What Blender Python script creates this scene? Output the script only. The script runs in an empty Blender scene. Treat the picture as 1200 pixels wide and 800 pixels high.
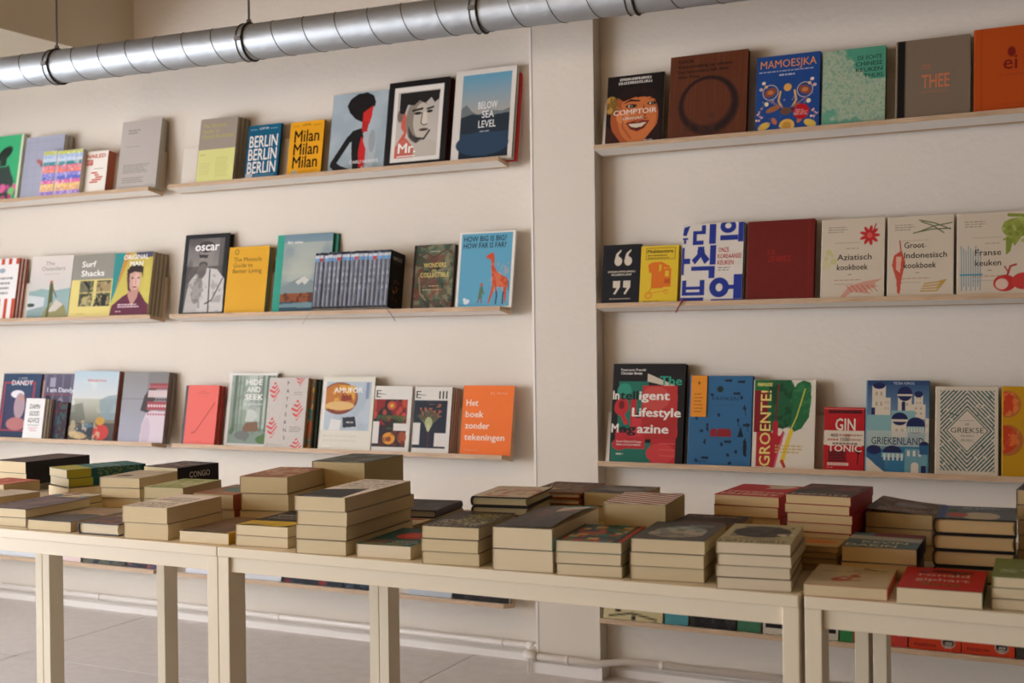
import bpy, math, random
import numpy as np
from mathutils import Matrix, Vector

C = bpy.context.scene.collection
PI = math.pi

# ------------------------------------------------------------------ camera
FPX, YAW, PITCH, ROLL, EYE = 1424.6, 0.4616, -0.0048, 0.0124, 1.12
cd = bpy.data.cameras.new('camera')
cam = bpy.data.objects.new('camera', cd)
C.objects.link(cam)
cd.sensor_width = 36.0
cd.lens = 36.0 * FPX / 1200.0
cd.clip_start = 0.05
_s, _c = math.sin(YAW), math.cos(YAW)
_cp, _sp = math.cos(PITCH), math.sin(PITCH)
fwd = Vector((-_s * _cp, _c * _cp, _sp))
right0 = Vector((_c, _s, 0.0))
up0 = right0.cross(fwd)
_cr, _sr = math.cos(ROLL), math.sin(ROLL)
right = right0 * _cr + up0 * _sr * -1.0
up = right0 * _sr + up0 * _cr
# image axes: u' = u cr - v sr ; v' = u sr + v cr
right = right0 * _cr - up0 * _sr
up = right0 * _sr + up0 * _cr
M = Matrix((right, up, -fwd)).transposed().to_4x4()
M.translation = Vector((0, 0, EYE))
cam.matrix_world = M
cd.dof.use_dof = True
cd.dof.focus_distance = 2.9
cd.dof.aperture_fstop = 5.0
sc = bpy.context.scene
sc.camera = cam

def project(p):
    d = Vector(p) - Vector((0, 0, EYE))
    z = d.dot(fwd)
    return 600 + FPX * d.dot(right) / z, 400 - FPX * d.dot(up) / z

def ray(px, py):
    return fwd + right * ((px - 600) / FPX) + up * ((400 - py) / FPX)

def on_y(px, py, y):
    r = ray(px, py)
    return Vector((0, 0, EYE)) + r * (y / r.y)

def on_z(px, py, z):
    r = ray(px, py)
    return Vector((0, 0, EYE)) + r * ((z - EYE) / r.z)

# ------------------------------------------------------------------ light
sc.view_settings.view_transform = 'Standard'
sc.view_settings.look = 'None'
sc.view_settings.gamma = 1.0
sc.view_settings.use_curve_mapping = False
sc.view_settings.exposure = -0.28
world = bpy.data.worlds.new('daylight')
sc.world = world
world.use_nodes = True
bg = world.node_tree.nodes['Background']
bg.inputs['Color'].default_value = (0.75, 0.86, 1.0, 1)
bg.inputs['Strength'].default_value = 1.0

def area(name, loc, target, sx, sy, power, col):
    l = bpy.data.lights.new(name, 'AREA')
    l.shape = 'RECTANGLE'; l.size = sx; l.size_y = sy
    l.energy = power; l.color = col
    o = bpy.data.objects.new(name, l); C.objects.link(o)
    o.location = loc
    l.spread = math.radians(150)
    o.rotation_euler = (Vector(target) - Vector(loc)).to_track_quat('-Z', 'Y').to_euler()
    return o

area('window_daylight', (-5.62, 0.3, 1.10), (-1.0, 1.5, 1.05), 4.4, 1.7, 275, (0.89, 0.93, 1.04))
area('shopfront_daylight', (-4.1, -2.9, 1.2), (-3.4, 3.0, 1.0), 2.4, 1.8, 24, (1.0, 0.93, 0.84))

# ------------------------------------------------------------------ helpers
def lin(h):
    if not isinstance(h, str): return h
    r = [int(h[i:i + 2], 16) / 255 for i in (0, 2, 4)]
    return tuple(x / 12.92 if x <= 0.04045 else ((x + 0.055) / 1.055) ** 2.4 for x in r)

MATS = {}
def mat(key, col, rough=0.6, metal=0.0, noise=None, bump=None, spec=0.5, coat=0.0):
    if key in MATS: return MATS[key]
    m = bpy.data.materials.new(key); m.use_nodes = True
    nt = m.node_tree; b = nt.nodes['Principled BSDF']
    c = lin(col)
    b.inputs['Base Color'].default_value = (*c, 1)
    b.inputs['Roughness'].default_value = rough
    b.inputs['Metallic'].default_value = metal
    b.inputs['Specular IOR Level'].default_value = spec
    b.inputs['Coat Weight'].default_value = coat
    tc = nt.nodes.new('ShaderNodeTexCoord')
    if noise:
        scale, amt, stretch = noise
        mp = nt.nodes.new('ShaderNodeMapping'); mp.inputs['Scale'].default_value = stretch
        nz = nt.nodes.new('ShaderNodeTexNoise'); nz.inputs['Scale'].default_value = scale
        nz.inputs['Detail'].default_value = 6
        mx = nt.nodes.new('ShaderNodeMix'); mx.data_type = 'RGBA'
        mx.inputs[6].default_value = (*[x * (1 - amt) for x in c], 1)
        mx.inputs[7].default_value = (*[min(1, x * (1 + amt)) for x in c], 1)
        nt.links.new(tc.outputs['Object'], mp.inputs['Vector'])
        nt.links.new(mp.outputs['Vector'], nz.inputs['Vector'])
        nt.links.new(nz.outputs['Fac'], mx.inputs[0])
        nt.links.new(mx.outputs[2], b.inputs['Base Color'])
    if bump:
        scale, dist, stretch = bump
        mp = nt.nodes.new('ShaderNodeMapping'); mp.inputs['Scale'].default_value = stretch
        nz = nt.nodes.new('ShaderNodeTexNoise'); nz.inputs['Scale'].default_value = scale
        nz.inputs['Detail'].default_value = 4
        bp = nt.nodes.new('ShaderNodeBump'); bp.inputs['Distance'].default_value = dist
        nt.links.new(tc.outputs['Object'], mp.inputs['Vector'])
        nt.links.new(mp.outputs['Vector'], nz.inputs['Vector'])
        nt.links.new(nz.outputs['Fac'], bp.inputs['Height'])
        nt.links.new(bp.outputs['Normal'], b.inputs['Normal'])
    MATS[key] = m
    return m

def printed(key, rough):
    m = bpy.data.materials.new(key); m.use_nodes = True
    nt = m.node_tree; b = nt.nodes['Principled BSDF']
    a = nt.nodes.new('ShaderNodeVertexColor'); a.layer_name = 'ink'
    nz = nt.nodes.new('ShaderNodeTexNoise'); nz.inputs['Scale'].default_value = 300
    mr = nt.nodes.new('ShaderNodeMapRange'); mr.inputs['To Min'].default_value = rough - 0.05; mr.inputs['To Max'].default_value = rough + 0.05
    nt.links.new(nz.outputs['Fac'], mr.inputs['Value'])
    nt.links.new(mr.outputs['Result'], b.inputs['Roughness'])
    nt.links.new(a.outputs['Color'], b.inputs['Base Color'])
    b.inputs['Specular IOR Level'].default_value = 0.2
    return m
INK = printed('printed_matt', 0.55)
INKG = printed('printed_gloss', 0.22)

def cover_mat(hexc, gloss=False):
    return mat('cover_' + hexc + ('g' if gloss else ''), hexc, 0.25 if gloss else 0.5, noise=(60, 0.05, (1, 1, 1)), spec=0.35)

def page_mat(hexc):
    # page edges: fine horizontal leaves across the thickness (object Z)
    return mat('pages_' + hexc, hexc, 0.8, noise=(90, 0.07, (0.25, 0.25, 14)), bump=(120, 0.0006, (0.2, 0.2, 14)), spec=0.2)

class MB:
    def __init__(s): s.v = []; s.f = []; s.m = []
    def box(s, a, b, mi=0, T=None):
        x0, y0, z0 = a; x1, y1, z1 = b
        k = len(s.v)
        vs = [(x0, y0, z0), (x1, y0, z0), (x1, y1, z0), (x0, y1, z0), (x0, y0, z1), (x1, y0, z1), (x1, y1, z1), (x0, y1, z1)]
        if T is not None: vs = [tuple(T @ Vector(v)) for v in vs]
        s.v += vs
        for i, f in enumerate(((0, 3, 2, 1), (4, 5, 6, 7), (0, 1, 5, 4), (1, 2, 6, 5), (2, 3, 7, 6), (3, 0, 4, 7))):
            s.f.append(tuple(k + j for j in f)); s.m.append(mi if isinstance(mi, int) else mi[i])
        return s
    def tube(s, pts, r, n=16, mi=0, cap=True):
        pts = [Vector(p) for p in pts]; k = len(s.v)
        prev = None
        for i, p in enumerate(pts):
            a = pts[max(i - 1, 0)]; b = pts[min(i + 1, len(pts) - 1)]
            d = (b - a).normalized()
            if prev is None:
                e = d.cross(Vector((0, 0, 1)))
                if e.length < 1e-3: e = d.cross(Vector((1, 0, 0)))
                e.normalize()
            else:
                e = (prev - d * prev.dot(d)).normalized()
            prev = e; g = d.cross(e)
            rr = r[i] if isinstance(r, (list, tuple)) else r
            for j in range(n):
                t = 2 * PI * j / n
                s.v.append(tuple(p + e * math.cos(t) * rr + g * math.sin(t) * rr))
        for i in range(len(pts) - 1):
            for j in range(n):
                s.f.append((k + i * n + j, k + i * n + (j + 1) % n, k + (i + 1) * n + (j + 1) % n, k + (i + 1) * n + j)); s.m.append(mi)
        if cap:
            s.f.append(tuple(k + j for j in range(n))[::-1]); s.m.append(mi)
            e0 = k + (len(pts) - 1) * n
            s.f.append(tuple(e0 + j for j in range(n))); s.m.append(mi)
        return s
    def prism(s, poly, axis, a, b, mi=0):
        # poly: 2D points; extruded along axis 'x','y','z'
        k = len(s.v); n = len(poly)
        def P(q, t):
            return {'x': (t, q[0], q[1]), 'y': (q[0], t, q[1]), 'z': (q[0], q[1], t)}[axis]
        s.v += [P(q, a) for q in poly] + [P(q, b) for q in poly]
        s.f.append(tuple(range(k, k + n))[::-1]); s.m.append(mi)
        s.f.append(tuple(range(k + n, k + 2 * n))); s.m.append(mi)
        for j in range(n):
            s.f.append((k + j, k + (j + 1) % n, k + n + (j + 1) % n, k + n + j)); s.m.append(mi)
        return s
    def mesh(s, name, mats, smooth=False):
        me = bpy.data.meshes.new(name)
        me.from_pydata(s.v, [], s.f)
        for m in (mats if isinstance(mats, (list, tuple)) else [mats]): me.materials.append(m)
        me.polygons.foreach_set('material_index', s.m)
        if smooth:
            me.polygons.foreach_set('use_smooth', [len(f) == 4 for f in s.f])
        me.update()
        return me
    def build(s, name, mats, parent=None, smooth=False, bevel=0.0):
        return link(name, s.mesh(name, mats, smooth), parent, bevel)

def link(name, me, parent=None, bevel=0.0):
    o = bpy.data.objects.new(name, me); C.objects.link(o)
    if parent is not None: o.parent = parent
    if bevel:
        b = o.modifiers.new('bevel', 'BEVEL'); b.width = bevel; b.segments = 2; b.limit_method = 'ANGLE'
    return o

def thing(name, label, cat, group=None, M=None):
    o = bpy.data.objects.new(name, None); C.objects.link(o)
    o.empty_display_size = 0.02
    o['label'] = label; o['category'] = cat
    if group: o['group'] = group
    if M is not None: o.matrix_world = M
    return o

def structure(o, label=None):
    o['kind'] = 'structure'
    if label: o['label'] = label
    return o

# ------------------------------------------------------------------ cover art (flat print)
class Art:
    """printed sheet: colours on a fine grid; u to the right, v downwards, both 0..1"""
    def __init__(s, w, h, bgc, res=80):
        s.w, s.h = w, h
        res = int(res * (1.22 if res >= 80 else 1.0)); s.nx = res; s.ny = max(4, int(res * h / w))
        s.u, s.v = np.meshgrid(np.linspace(0, 1, s.nx), np.linspace(0, 1, s.ny))
        s.a = np.empty((s.ny, s.nx, 3)); s.a[:] = lin(bgc)
        s.k = h / w
        s.t = []
    def put(s, m, c, al=1.0):
        m = (np.clip(m, 0, 1) * al)[..., None]
        s.a = s.a * (1 - m) + np.array(lin(c)) * m
        return s
    def soft(s, d): return np.clip(d * s.nx * 1.2 + 0.5, 0, 1)   # d: signed distance in u units, inside positive
    def rect(s, u0, v0, u1, v1, c, al=1):
        d = np.minimum(np.minimum(s.u - u0, u1 - s.u), np.minimum(s.v - v0, v1 - s.v) * s.k)
        return s.put(s.soft(d), c, al)
    def ell(s, cu, cv, ru, rv, c, rot=0, al=1):
        du, dv = s.u - cu, (s.v - cv) * s.k
        a = math.radians(rot); x = du * math.cos(a) + dv * math.sin(a); y = -du * math.sin(a) + dv * math.cos(a)
        q = np.sqrt((x / ru) ** 2 + (y / (rv * s.k)) ** 2)
        return s.put(s.soft((1 - q) * min(ru, rv * s.k)), c, al)
    def ring(s, cu, cv, r, wd, c, al=1):
        q = np.hypot(s.u - cu, (s.v - cv) * s.k)
        return s.put(s.soft(wd / 2 - abs(q - r)), c, al)
    def poly(s, pts, c, al=1):
        x, y = s.u, s.v; ins = np.zeros_like(x, bool)
        n = len(pts)
        for i in range(n):
            x1, y1 = pts[i]; x2, y2 = pts[(i + 1) % n]
            if y1 == y2: continue
            cnd = ((y1 > y) != (y2 > y)) & (x < (x2 - x1) * (y - y1) / (y2 - y1) + x1)
            ins ^= cnd
        return s.put(ins.astype(float), c, al)
    def line(s, pts, wd, c, al=1):
        best = np.full_like(s.u, 9.0)
        for (x1, y1), (x2, y2) in zip(pts[:-1], pts[1:]):
            y1 *= s.k; y2 *= s.k
            dx, dy = x2 - x1, y2 - y1; L = dx * dx + dy * dy + 1e-12
            t = np.clip(((s.u - x1) * dx + (s.v * s.k - y1) * dy) / L, 0, 1)
            best = np.minimum(best, np.hypot(s.u - x1 - t * dx, s.v * s.k - y1 - t * dy))
        return s.put(s.soft(wd / 2 - best), c, al)
    def vgrad(s, v0, v1, c0, c1, u0=0, u1=1, ax='v'):
        q = s.v if ax == 'v' else s.u
        lo, hi = (v0, v1) if ax == 'v' else (u0, u1)
        t = np.clip((q - lo) / (hi - lo), 0, 1)[..., None]
        col = np.array(lin(c0)) * (1 - t) + np.array(lin(c1)) * t
        m = ((s.v >= v0) & (s.v <= v1) & (s.u >= u0) & (s.u <= u1)).astype(float)[..., None]
        s.a = s.a * (1 - m) + col * m
        return s
    def field(s, sc_, seed=0, oct_=3, st=1.0):
        rg = np.random.default_rng(seed); o = np.zeros_like(s.u); amp = 1; tot = 0
        for k in range(oct_):
            n = max(2, int(sc_ * 2 ** k)); m = max(2, int(n * s.k * st))
            g = rg.random((m + 2, n + 2)); x = s.u * n; y = s.v * m
            xi = np.minimum(x.astype(int), n); yi = np.minimum(y.astype(int), m)
            fx = x - xi; fy = y - yi; fx = fx * fx * (3 - 2 * fx); fy = fy * fy * (3 - 2 * fy)
            o += amp * ((g[yi, xi] * (1 - fx) + g[yi, xi + 1] * fx) * (1 - fy) + (g[yi + 1, xi] * (1 - fx) + g[yi + 1, xi + 1] * fx) * fy)
            tot += amp; amp *= 0.55
        return o / tot
    def noise(s, sc_, c, lo=0.5, hi=0.6, seed=0, box=(0, 0, 1, 1), al=1, st=1.0, oct_=3):
        f = np.clip((s.field(sc_, seed, oct_, st) - lo) / (hi - lo), 0, 1)
        f = f * ((s.u >= box[0]) & (s.v >= box[1]) & (s.u <= box[2]) & (s.v <= box[3]))
        return s.put(f, c, al)
    def blobs(s, n, box, r0, r1, cols, seed=0, sq=1.0):
        rg = random.Random(seed)
        for i in range(n):
            r = rg.uniform(r0, r1)
            s.ell(rg.uniform(box[0], box[2]), rg.uniform(box[1], box[3]), r, r / s.k * sq, rg.choice(cols), rg.uniform(0, 180))
        return s
    def bars(s, u0, v0, u1, n, dv, c, th=0.008, seed=1, al=0.8):   # illegible small print
        rg = random.Random(seed)
        for i in range(n):
            e = u1 - rg.uniform(0, 0.25) * (u1 - u0)
            x = u0
            while x < e - 0.01:
                w = rg.uniform(0.025, 0.08); s.rect(x, v0 + i * dv, min(x + w, e), v0 + i * dv + th, c, al); x += w + 0.015
        return s
    def marks(s, u0, v0, u1, hh, c, seed=1, n=9):   # bold lettering too blurred in the photograph to read
        rg = random.Random(seed); w = (u1 - u0) / n; th = max(.012, w * .22)
        for i in range(n):
            x = u0 + i * w; q = rg.randrange(5); e = x + w * .72; t2 = th / s.k
            if q != 3: s.rect(x, v0 - hh, x + th, v0, c)
            if q in (0, 2): s.rect(e - th, v0 - hh, e, v0, c)
            if q in (0, 1, 4): s.rect(x, v0 - hh, e, v0 - hh + t2, c)
            if q in (1, 3): s.rect(x, v0 - t2, e, v0, c)
            if q in (2, 4): s.rect(x, v0 - hh * .55, e, v0 - hh * .55 + t2, c)
            if q == 3: s.rect(x + w * .3, v0 - hh, x + w * .3 + th, v0, c)
        return s
    def text(s, st, u, v, size, c, W=None, al='L', bold=0.0, rot=0, shear=0.0):
        s.t.append((st, u, v, size, c, W, al, bold, rot, shear)); return s

FONTCACHE = {}
def glyphs(st, bold, shear):
    key = (st, round(bold, 4), shear)
    if key in FONTCACHE: return FONTCACHE[key]
    cu = bpy.data.curves.new('t', 'FONT'); cu.body = st; cu.size = 1.0; cu.resolution_u = 2; cu.shear = shear
    cu.fill_mode = 'FRONT' if hasattr(cu, 'fill_mode') else cu.fill_mode
    o = bpy.data.objects.new('t', cu); C.objects.link(o)
    dg = bpy.context.evaluated_depsgraph_get()
    me = o.evaluated_get(dg).to_mesh()
    n = len(me.vertices); co = np.empty(n * 3); me.vertices.foreach_get('co', co)
    fs = [tuple(p.vertices) for p in me.polygons]
    o.evaluated_get(dg).to_mesh_clear()
    bpy.data.objects.remove(o); bpy.data.curves.remove(cu)
    co = co.reshape(-1, 3)[:, :2]
    if bold > 0.004:      # heavier weight: overlapping shifted strikes of the same letters
        n = len(co); sh = [(-bold, -bold * .5), (bold, -bold * .5), (0, bold * .7)]
        fs = [tuple(k * n + j for j in f) for k in range(3) for f in fs]
        co = np.concatenate([np.c_[co + np.array(q), np.full(n, k * 3.0)] for k, q in enumerate(sh)])
    else: co = np.c_[co, np.zeros(len(co))]
    FONTCACHE[key] = (co, fs)
    return FONTCACHE[key]

def text_mesh(name, items, w, h, z, gloss=False, lift=None):
    vs = []; fs = []; cs = []
    for i, (st, u, v, size, c, W, al, bold, rot, shear) in enumerate(items):
        co, f = glyphs(st, bold, shear)
        if not len(co): continue
        dz = co[:, 2] * 1e-5
        co = co[:, :2] * size * h
        x0, x1 = co[:, 0].min(), co[:, 0].max()
        co = co - [x0, 0]
        if W: co[:, 0] *= W * w / (x1 - x0)
        wd = co[:, 0].max()
        co[:, 0] -= {'L': 0, 'C': wd / 2, 'R': wd}[al]
        a = math.radians(rot); R = np.array([[math.cos(a), math.sin(a)], [-math.sin(a), math.cos(a)]])
        co = co @ R + [u * w, h * (1 - v)]
        k = len(vs)
        for p, q_ in zip(co, dz):
            vs.append((p[0], p[1], z + q_ + i * 1.2e-5 + (lift(p[0] / w, 1 - p[1] / h) if lift else 0)))
        fs += [tuple(k + j for j in q) for q in f]
        cs += [(*lin(c), 1.0)] * len(co)
    if not vs: return None
    me = bpy.data.meshes.new(name); me.from_pydata(vs, [], fs)
    at = me.color_attributes.new('ink', 'FLOAT_COLOR', 'POINT')
    at.data.foreach_set('color', np.array(cs).ravel())
    me.materials.append(INKG if gloss else INK)
    return me

def art_mesh(name, A, z, gloss=False, lift=None, x0=0.0, y0=0.0):
    ny, nx = A.ny, A.nx
    co = np.zeros((ny, nx, 3)); co[..., 0] = x0 + A.u * A.w; co[..., 1] = y0 + (1 - A.v) * A.h; co[..., 2] = z
    if lift:
        for j in range(ny):
            for i in range(nx): co[j, i, 2] += lift(A.u[j, i], A.v[j, i])
    idx = np.arange(nx * ny).reshape(ny, nx)
    q = np.stack([idx[1:, :-1], idx[1:, 1:], idx[:-1, 1:], idx[:-1, :-1]], -1).reshape(-1, 4)
    me = bpy.data.meshes.new(name)
    me.vertices.add(nx * ny); me.vertices.foreach_set('co', co.ravel())
    me.loops.add(q.size); me.loops.foreach_set('vertex_index', q.ravel())
    me.polygons.add(len(q)); me.polygons.foreach_set('loop_start', np.arange(0, q.size, 4)); me.polygons.foreach_set('loop_total', np.full(len(q), 4))
    me.update(calc_edges=True)
    at = me.color_attributes.new('ink', 'FLOAT_COLOR', 'POINT')
    at.data.foreach_set('color', np.concatenate([A.a, np.ones((ny, nx, 1))], -1).ravel())
    me.materials.append(INKG if gloss else INK)
    return me

# ------------------------------------------------------------------ books
# local frame of a book: x width (spine at x=0), y height, z thickness (front cover at z=t)
def soft_cover(w, h, t, side, omit_front=False):
    b = MB(); e = 0.0004
    xs = 0 if side == 'L' else w - e * 1.6
    b.box((0, 0, 0), (w, h, e))
    b.box((xs, 0, e), (xs + e * 1.6, h, t - e))
    if not omit_front: b.box((0, 0, t - e), (w, h, t))
    return b
def soft_pages(w, h, t, side, rg):
    b = MB(); e = 0.0006
    x0, x1 = (0.0009, w - rg.uniform(0.0004, 0.0012)) if side == 'L' else (rg.uniform(0.0004, 0.0012), w - 0.0009)
    y0, y1 = rg.uniform(0.0004, 0.0010), h - 0.0006
    # top page bundle set very slightly off the lower ones so the block is not a perfect brick
    k = rg.uniform(0.35, 0.65); d = rg.uniform(-0.0004, 0.0004)
    b.box((x0, y0, e), (x1, y1, t * k))
    b.box((x0, y0 + abs(d), t * k), (x1 + (d if side == 'L' else 0), y1, t - e))
    return b
def hard_cover(w, h, t, side):
    b = MB(); e = 0.0024
    n = 8; a = []; bulge = 0.004
    b.box((0.004 if side == 'L' else 0, 0, 0), (w if side == 'L' else w - 0.004, h, e))
    b.box((0.004 if side == 'L' else 0, 0, t - e), (w if side == 'L' else w - 0.004, h, t))
    out = []; inn = []
    for i in range(n + 1):
        q = PI * i / n
        z = t / 2 - math.cos(q) * t / 2
        zi = t / 2 - math.cos(q) * (t / 2 - e)
        xo = 0.005 - math.sin(q) * bulge * 1.2
        out.append((xo, z)); inn.append((xo + 0.0022 if 0 < i < n else 0.0055, zi))
    ring = out + inn[::-1]
    k = len(b.v); m = len(ring)
    fx = (lambda x: x) if side == 'L' else (lambda x: w - x)
    for y in (0, h):
        b.v += [(fx(x), y, z) for x, z in ring]
    for i in range(m):
        j = (i + 1) % m
        f = (k + i, k + j, k + m + j, k + m + i)
        b.f.append(f if side == 'R' else f[::-1]); b.m.append(0)
    for i in range(n):
        for off in (0, m):
            f = (k + off + i, k + off + i + 1, k + off + m - 2 - i, k + off + m - 1 - i)
            b.f.append(f if (off == 0) == (side == 'L') else f[::-1]); b.m.append(0)
    return b
def hard_pages(w, h, t, side):
    b = MB(); e = 0.0026; q = 0.0035
    n = 6; pts = []
    xs, xf = 0.0045, w - q
    for i in range(n + 1):
        z = e + (t - 2 * e) * i / n; a = math.sin(PI * i / n)
        pts.append((xf - 0.003 * a, z))
    for i in range(n + 1):
        z = e + (t - 2 * e) * (n - i) / n; a = math.sin(PI * i / n)
        pts.append((xs - 0.0015 * a, z))
    if side == 'R': pts = [(w - x, z) for x, z in pts][::-1]
    k = len(b.v); m = len(pts)
    b.v += [(x, q, z) for x, z in pts] + [(x, h - q, z) for x, z in pts]
    b.f.append(tuple(range(k, k + m))); b.m.append(0)
    b.f.append(tuple(range(k + m, k + 2 * m))[::-1]); b.m.append(0)
    for j in range(m):
        b.f.append((k + j, k + m + j, k + m + (j + 1) % m, k + (j + 1) % m)); b.m.append(0)
    return b

BOOKN = [0]
def book(label, Mx, w, h, t, col, pages='D9CBA8', kind='soft', side='L', art=None, gloss=False, res=80,
         group=None, lift=None, name=None, spine_art=None, spine_text=None, bgc=None):
    """Mx: matrix of the book frame. art(A) paints the front."""
    BOOKN[0] += 1
    rg = random.Random(BOOKN[0])
    name = name or ('paperback_book' if kind == 'soft' else 'hardback_book')
    r = thing(name, label, 'book', group, Mx)
    if kind == 'soft':
        soft_cover(w, h, t, side, lift is not None).build('cover', cover_mat(col, gloss), r)
        soft_pages(w, h, t, side, rg).build('page_block', page_mat(pages), r)
    else:
        hard_cover(w, h, t, side).build('cover', cover_mat(col, gloss), r)
        hard_pages(w, h, t, side).build('page_block', page_mat(pages), r)
    if art:
        off = 0.0 if kind == 'soft' else 0.006
        A = Art(w - off, h, bgc or col, res)
        art(A)
        x0 = off if (kind != 'soft' and side == 'L') else 0.0
        link('front_print', art_mesh('front_print', A, t + 0.00025, gloss, lift, x0=x0), r)
        if lift:   # underside of the lifted cover
            U = Art(w, h, 'E4DCC8', 24)
            um = art_mesh('cover_lining', U, t - 0.0003, False, lift)
            um.flip_normals(); link('cover_lining', um, r)
        if A.t:
            for q, it in enumerate(A.t):
                me = text_mesh('lettering', [it], w - off, h, t + 0.0005 + q * 1.2e-5, gloss, lift)
                if me:
                    o = link('lettering', me, r); o.location.x = x0
    if spine_art or spine_text:
        A = Art(t, h, col, 14)
        if spine_art: spine_art(A)
        me = art_mesh('spine_print', A, 0.0003)
        o = link('spine_print', me, r)
        # spine face normal is -x (side L) or +x (side R)
        if side == 'L':
            o.matrix_local = Matrix(((0, 0, -1, 0 if kind == 'soft' else -0.0005), (0, 1, 0, 0), (1, 0, 0, 0), (0, 0, 0, 1)))
        else:
            o.matrix_local = Matrix(((0, 0, 1, w), (0, 1, 0, 0), (-1, 0, 0, t), (0, 0, 0, 1)))
        if spine_text:
            for it in spine_text:
                tm = text_mesh('spine_lettering', [it], t, h, 0.0006)
                o2 = link('spine_lettering', tm, r); o2.matrix_local = o.matrix_local.copy()
    return r

ORD = ['first', 'second', 'third', 'fourth', 'fifth', 'sixth', 'seventh', 'eighth', 'ninth', 'tenth', 'eleventh', 'twelfth', 'thirteenth', 'fourteenth', 'fifteenth', 'sixteenth', 'seventeenth']
NUM = ['no', 'one', 'two', 'three', 'four', 'five', 'six', 'seven', 'eight']
# ------------------------------------------------------------------ room
YL, YR, YP = 3.775, 3.717, 3.657          # left wall, right wall, pillar front
XW0, XE, YF, ZC = -5.7, 4.2, -3.0, 3.05
plaster = mat('plaster_white', 'DCD3C5', 0.85, noise=(1.2, 0.03, (1, 1, 1)), bump=(40, 0.0015, (1, 1, 1)), spec=0.2)
ceil_m = mat('ceiling_white', 'D6CCB8', 0.9, noise=(1.5, 0.03, (1, 1, 1)), spec=0.2)
trimw = mat('gloss_white_paint', 'E6E0D8', 0.4, noise=(6, 0.03, (1, 1, 1)))
xp0 = on_y(625, 400, YP).x                 # pillar left edge
xp1 = on_y(699, 400, YP).x                 # pillar right edge
dark_wall = mat('unseen_dark_wall', '5E4630', 0.6, noise=(4, 0.15, (1, 1, 6)))  # unseen walls and ceiling, darkened to cut bounce light on the right
tan_pl = mat('tan_plaster', '7E6444', 0.85, noise=(2, 0.04, (1, 1, 1)))
tan_ce = mat('tan_ceiling', '9C855E', 0.9, noise=(2, 0.04, (1, 1, 1)))
def wall(name, a, b, m=plaster): return structure(MB().box(a, b).build(name, m))
wall('wall_rear', (XW0, YL, 0), (xp0, YL + 0.15, ZC))
wall('wall_right_bay', (xp1, YR, 0), (XE, YR + 0.15, ZC))
wall('wall_pillar', (xp0, YP, 0), (xp1, YL + 0.15, ZC))
wall('wall_east', (XE, YF, 0), (XE + 0.15, YR + 0.15, ZC), dark_wall)
# ceiling bulkhead coming forward from the rear wall at the upper left
bk = on_y(157, 50, YL).x
zb = 2.255
bh = MB(); bh.prism([(XW0, YL), (XW0, YF), (bk - 0.23, YF), (bk, YL)], 'z', zb, ZC)
structure(bh.build('ceiling_bulkhead', ceil_m))
wall('ceiling', (XW0, YF - 0.15, ZC), (XE, YL + 0.15, ZC + 0.15), tan_ce)

# floor slabs with thin joints
floor_m = mat('pale_linoleum', 'E2DCD8', 0.5, noise=(22, 0.13, (1, 1, 1)), bump=(70, 0.001, (1, 1, 1)))
joint_m = mat('floor_joint', '8C7C6C', 0.8)
structure(MB().box((XW0, YF - 0.15, -0.12), (XE, YL + 0.15, -0.004)).build('floor', joint_m))
fl = bpy.data.objects['floor']
jx = on_z(80, 755, 0); jx2 = on_z(170, 722, 0)
jy = on_z(30, 768, 0).y
xs = [XW0, on_z(135, 733, 0).x - 2.4, on_z(135, 733, 0).x - 1.2, on_z(135, 733, 0).x, on_z(135, 733, 0).x + 1.5, on_z(135, 733, 0).x + 3.0, XE]
ys = [YF, jy - 3.6, jy - 1.8, jy, YL]
for i in range(len(xs) - 1):
    for j in range(len(ys) - 1):
        g = 0.003
        MB().box((xs[i] + g, ys[j] + g, -0.006), (xs[i + 1] - g, ys[j + 1] - g, 0.0)).build('floor_slab', floor_m, fl)

# window wall (left) and shopfront (behind the viewer), real openings with frames and glass
glass = bpy.data.materials.new('window_glass'); glass.use_nodes = True
gb = glass.node_tree.nodes['Principled BSDF']; gb.inputs['Transmission Weight'].default_value = 1.0; gb.inputs['Roughness'].default_value = 0.0; gb.inputs['IOR'].default_value = 1.45
wy0, wy1, wz0, wz1 = -2.0, 2.6, 0.22, 2.0
wl = MB()
wl.box((XW0 - 0.15, YF - .15, 0), (XW0, wy0, ZC)); wl.box((XW0 - 0.15, wy1, 0), (XW0, YL + .15, ZC))
wl.box((XW0 - 0.15, wy0, 0), (XW0, wy1, wz0)); wl.box((XW0 - 0.15, wy0, wz1), (XW0, wy1, ZC))
structure(wl.build('wall_left', plaster))
sx0, sx1 = -5.4, -2.7
wf = MB()
wf.box((XW0 - .15, YF - .15, 0), (sx0, YF, ZC)); wf.box((sx1, YF - .15, 0), (XE, YF, ZC))
wf.box((sx0, YF - .15, 0), (sx1, YF, wz0)); wf.box((sx0, YF - .15, wz1), (sx1, YF, ZC))
structure(wf.build('wall_front', tan_pl))
frame_m = mat('window_frame_paint', 'C9C4BA', 0.5)
def window(n, a, b, ax):
    f = MB(); k = 3; w = 0.05
    for i in range(k + 1):
        t = a[ax] + (b[ax] - a[ax]) * i / k
        lo = list(a); hi = list(b); lo[ax] = t - w / 2; hi[ax] = t + w / 2
        f.box(lo, hi)
    for z in (a[2], b[2] - w):
        lo = list(a); hi = list(b); lo[2] = z; hi[2] = z + w
        f.box(lo, hi)
    o = structure(f.build('window_%d' % n, frame_m))
    g = MB(); lo = list(a); hi = list(b); q = 1 - ax
    m_ = (a[q] + b[q]) / 2; lo[q] = m_ - .003; hi[q] = m_ + .003
    g.box(lo, hi).build('pane', glass, o)
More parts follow.
